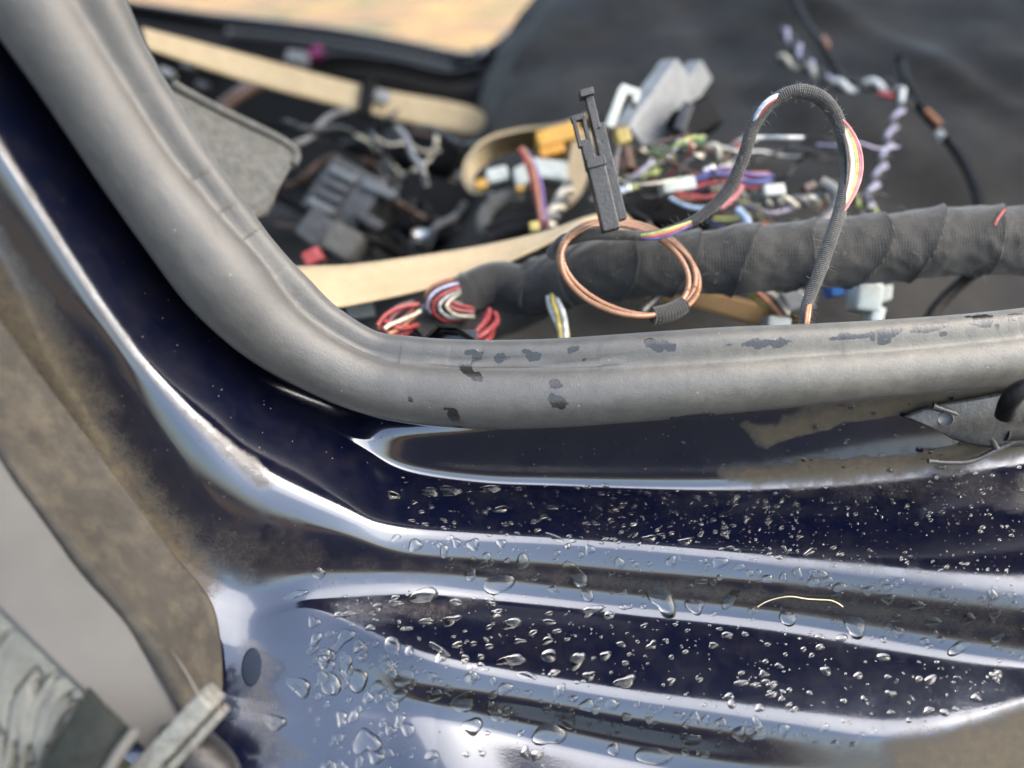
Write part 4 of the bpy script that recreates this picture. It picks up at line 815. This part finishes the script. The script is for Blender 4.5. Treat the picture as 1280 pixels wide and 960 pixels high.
BIG = [(830, 747, 18, 22, 15), (870, 757, 11, 13, 20), (722, 720, 17, 10, -35), (735, 742, 7, 11, 30), (625, 730, 17, 16, 20), (588, 714, 8, 12, -20), (1070, 780, 14, 17, -20), (915, 745, 7, 17, -30), (983, 772, 10, 12, 0),
       (1121, 790, 7, 8, 10), (1200, 808, 20, 7, 40), (685, 916, 22, 16, 25), (818, 944, 24, 12, 15), (590, 908, 12, 13, 20), (580, 878, 18, 10, 10), (530, 745, 18, 10, 25), (565, 775, 12, 5, 20),
       (545, 810, 16, 3.5, -28), (637, 780, 14, 6, 22), (640, 826, 20, 6, 18), (686, 818, 10, 8, 20), (722, 826, 14, 7, 45), (740, 765, 14, 7, 25), (762, 768, 8, 5, 40), (780, 852, 15, 6, 20), (660, 846, 14, 4, -5),
       (632, 860, 10, 7, 20), (500, 870, 10, 8, 20), (484, 838, 16, 7, -25), (444, 850, 15, 14, 10), (405, 826, 8, 9, -30), (430, 800, 16, 9, 45), (395, 800, 6, 10, -10), (460, 930, 14, 17, 20), (415, 855, 14, 12, -30),
       (490, 805, 9, 12, 15), (512, 815, 6, 6, 0), (430, 828, 8, 14, 10), (550, 820, 6, 8, 0), (505, 850, 12, 10, 20), (470, 945, 10, 8, 0), (372, 742, 12, 5, 15), (398, 715, 9, 7, 20), (375, 860, 16, 10, -30), (345, 905, 14, 9, -20),
       (878, 726, 8, 4, 10), (840, 700, 7, 6, 0), (900, 705, 10, 7, 10), (925, 710, 8, 4, 20), (960, 723, 6, 6, 0), (978, 722, 5, 6, 0), (997, 716, 6, 7, 0), (654, 702, 8, 10, 0), (591, 680, 8, 8, 0), (570, 680, 6, 6, 0),
       (520, 683, 9, 8, 20), (626, 678, 6, 6, 0), (735, 686, 6, 7, 20), (775, 703, 6, 8, 0), (556, 690, 6, 7, 0), (610, 694, 5, 5, 0), (1050, 733, 8, 6, 0), (1085, 738, 7, 5, 0), (1110, 750, 8, 6, 0), (1146, 758, 9, 5, 10), (1165, 776, 9, 5, 20),
       (562, 613, 14, 5, 8), (612, 613, 15, 5, 10), (626, 637, 10, 4, 12), (491, 618, 8, 5, 0), (536, 616, 12, 5, 10), (690, 634, 7, 3, 0), (696, 672, 12, 3.5, -20), (812, 675, 9, 4, 0), (855, 677, 10, 4, 10), (1010, 690, 8, 3, 25), (755, 607, 5, 3, 0), (735, 609, 5, 3, 0)]
bigc = 0
for (x, y, rx, ry, a) in BIG:
    irr = .42 if max(rx, ry) > 11 else .3
    v, f = drop(x, y, rx, ry, a, .12 if max(rx, ry) > 10 else .2, irr, 8, 36, .8 if max(rx, ry) > 10 else 0); mesh('water_drop', v, f, M_WATER, sill); bigc += 1
def inband(x, k0, k1, t):
    ya = np.interp(x, cu[:, k0, 0][NU // 3:], cu[:, k0, 1][NU // 3:]); yb = np.interp(x, cu[:, k1, 0][NU // 3:], cu[:, k1, 1][NU // 3:]); return ya + (yb - ya) * t
med, tiny = [], []
def sow(nn, x0, x1, k0, k1, smin, smax, asp, ang, hgt=.3, lim=5.0):
    for _ in range(nn):
        x = random.uniform(x0, x1); y = inband(x, k0, k1, random.uniform(.03, .97)); s = smin + (smax - smin) * random.random() ** 3
        if y > 985 or any((x - b[0]) ** 2 + (y - b[1]) ** 2 < (s + max(b[2], b[3])) ** 2 for b in BIG): continue
        (med if s >= lim else tiny).append((x, y, s * random.uniform(.9, 1.4), s / asp * random.uniform(.8, 1.2), ang + random.uniform(-14, 14), hgt))
sow(300, 500, 1000, 2, 3, 1.0, 5, 2.0, 8); sow(650, 760, 1300, 2, 3, .9, 4.2, 2.2, 24); sow(150, 470, 1290, 3, 4, 1.5, 7, 1.1, 10); sow(90, 560, 1290, 4, 5, 1.5, 7, 1.2, 15)
sow(60, 600, 1290, 5, 6, 2, 7, 1.2, 15); sow(430, 420, 1250, 6, 7, 1.2, 7.5, 1.6, 18); sow(110, 440, 1080, 7, 8, 2, 8, 1.0, 20); sow(70, 480, 900, 8, 9, 2, 9, 1.1, 20); sow(40, 520, 800, 9, 12, 2, 9, 1.2, 15)
sow(60, 1000, 1290, 1, 2, 1.2, 4, 1.5, 0); sow(40, 600, 1000, 1, 2, 1., 2.2, 1.5, 0)
for _ in range(110):
    x, y = random.uniform(385, 520), random.uniform(775, 960)
    if y < 752 + (x - 385) * .5 + 20: continue
    s = 2 + 7 * random.random() ** 2; (med if s > 5 else tiny).append((x, y, s, s * random.uniform(.7, 1.3), random.uniform(0, 90), .22))
med.sort(key=lambda q_: -q_[2]); tiny += med[210:]; med = med[:210]
for (x, y, a, b, an_, h) in med:
    v, f = drop(x, y, a, b, an_, h * .62, .36, 7, 24); mesh('water_drop', v, f, M_WATER, sill)
v, f = join(*[drop(x, y, a, b, an_, h * .62, .3, 5, 14) for (x, y, a, b, an_, h) in tiny])
mesh('fine_water_drops', v, f, M_WATER, sill, kind='stuff')
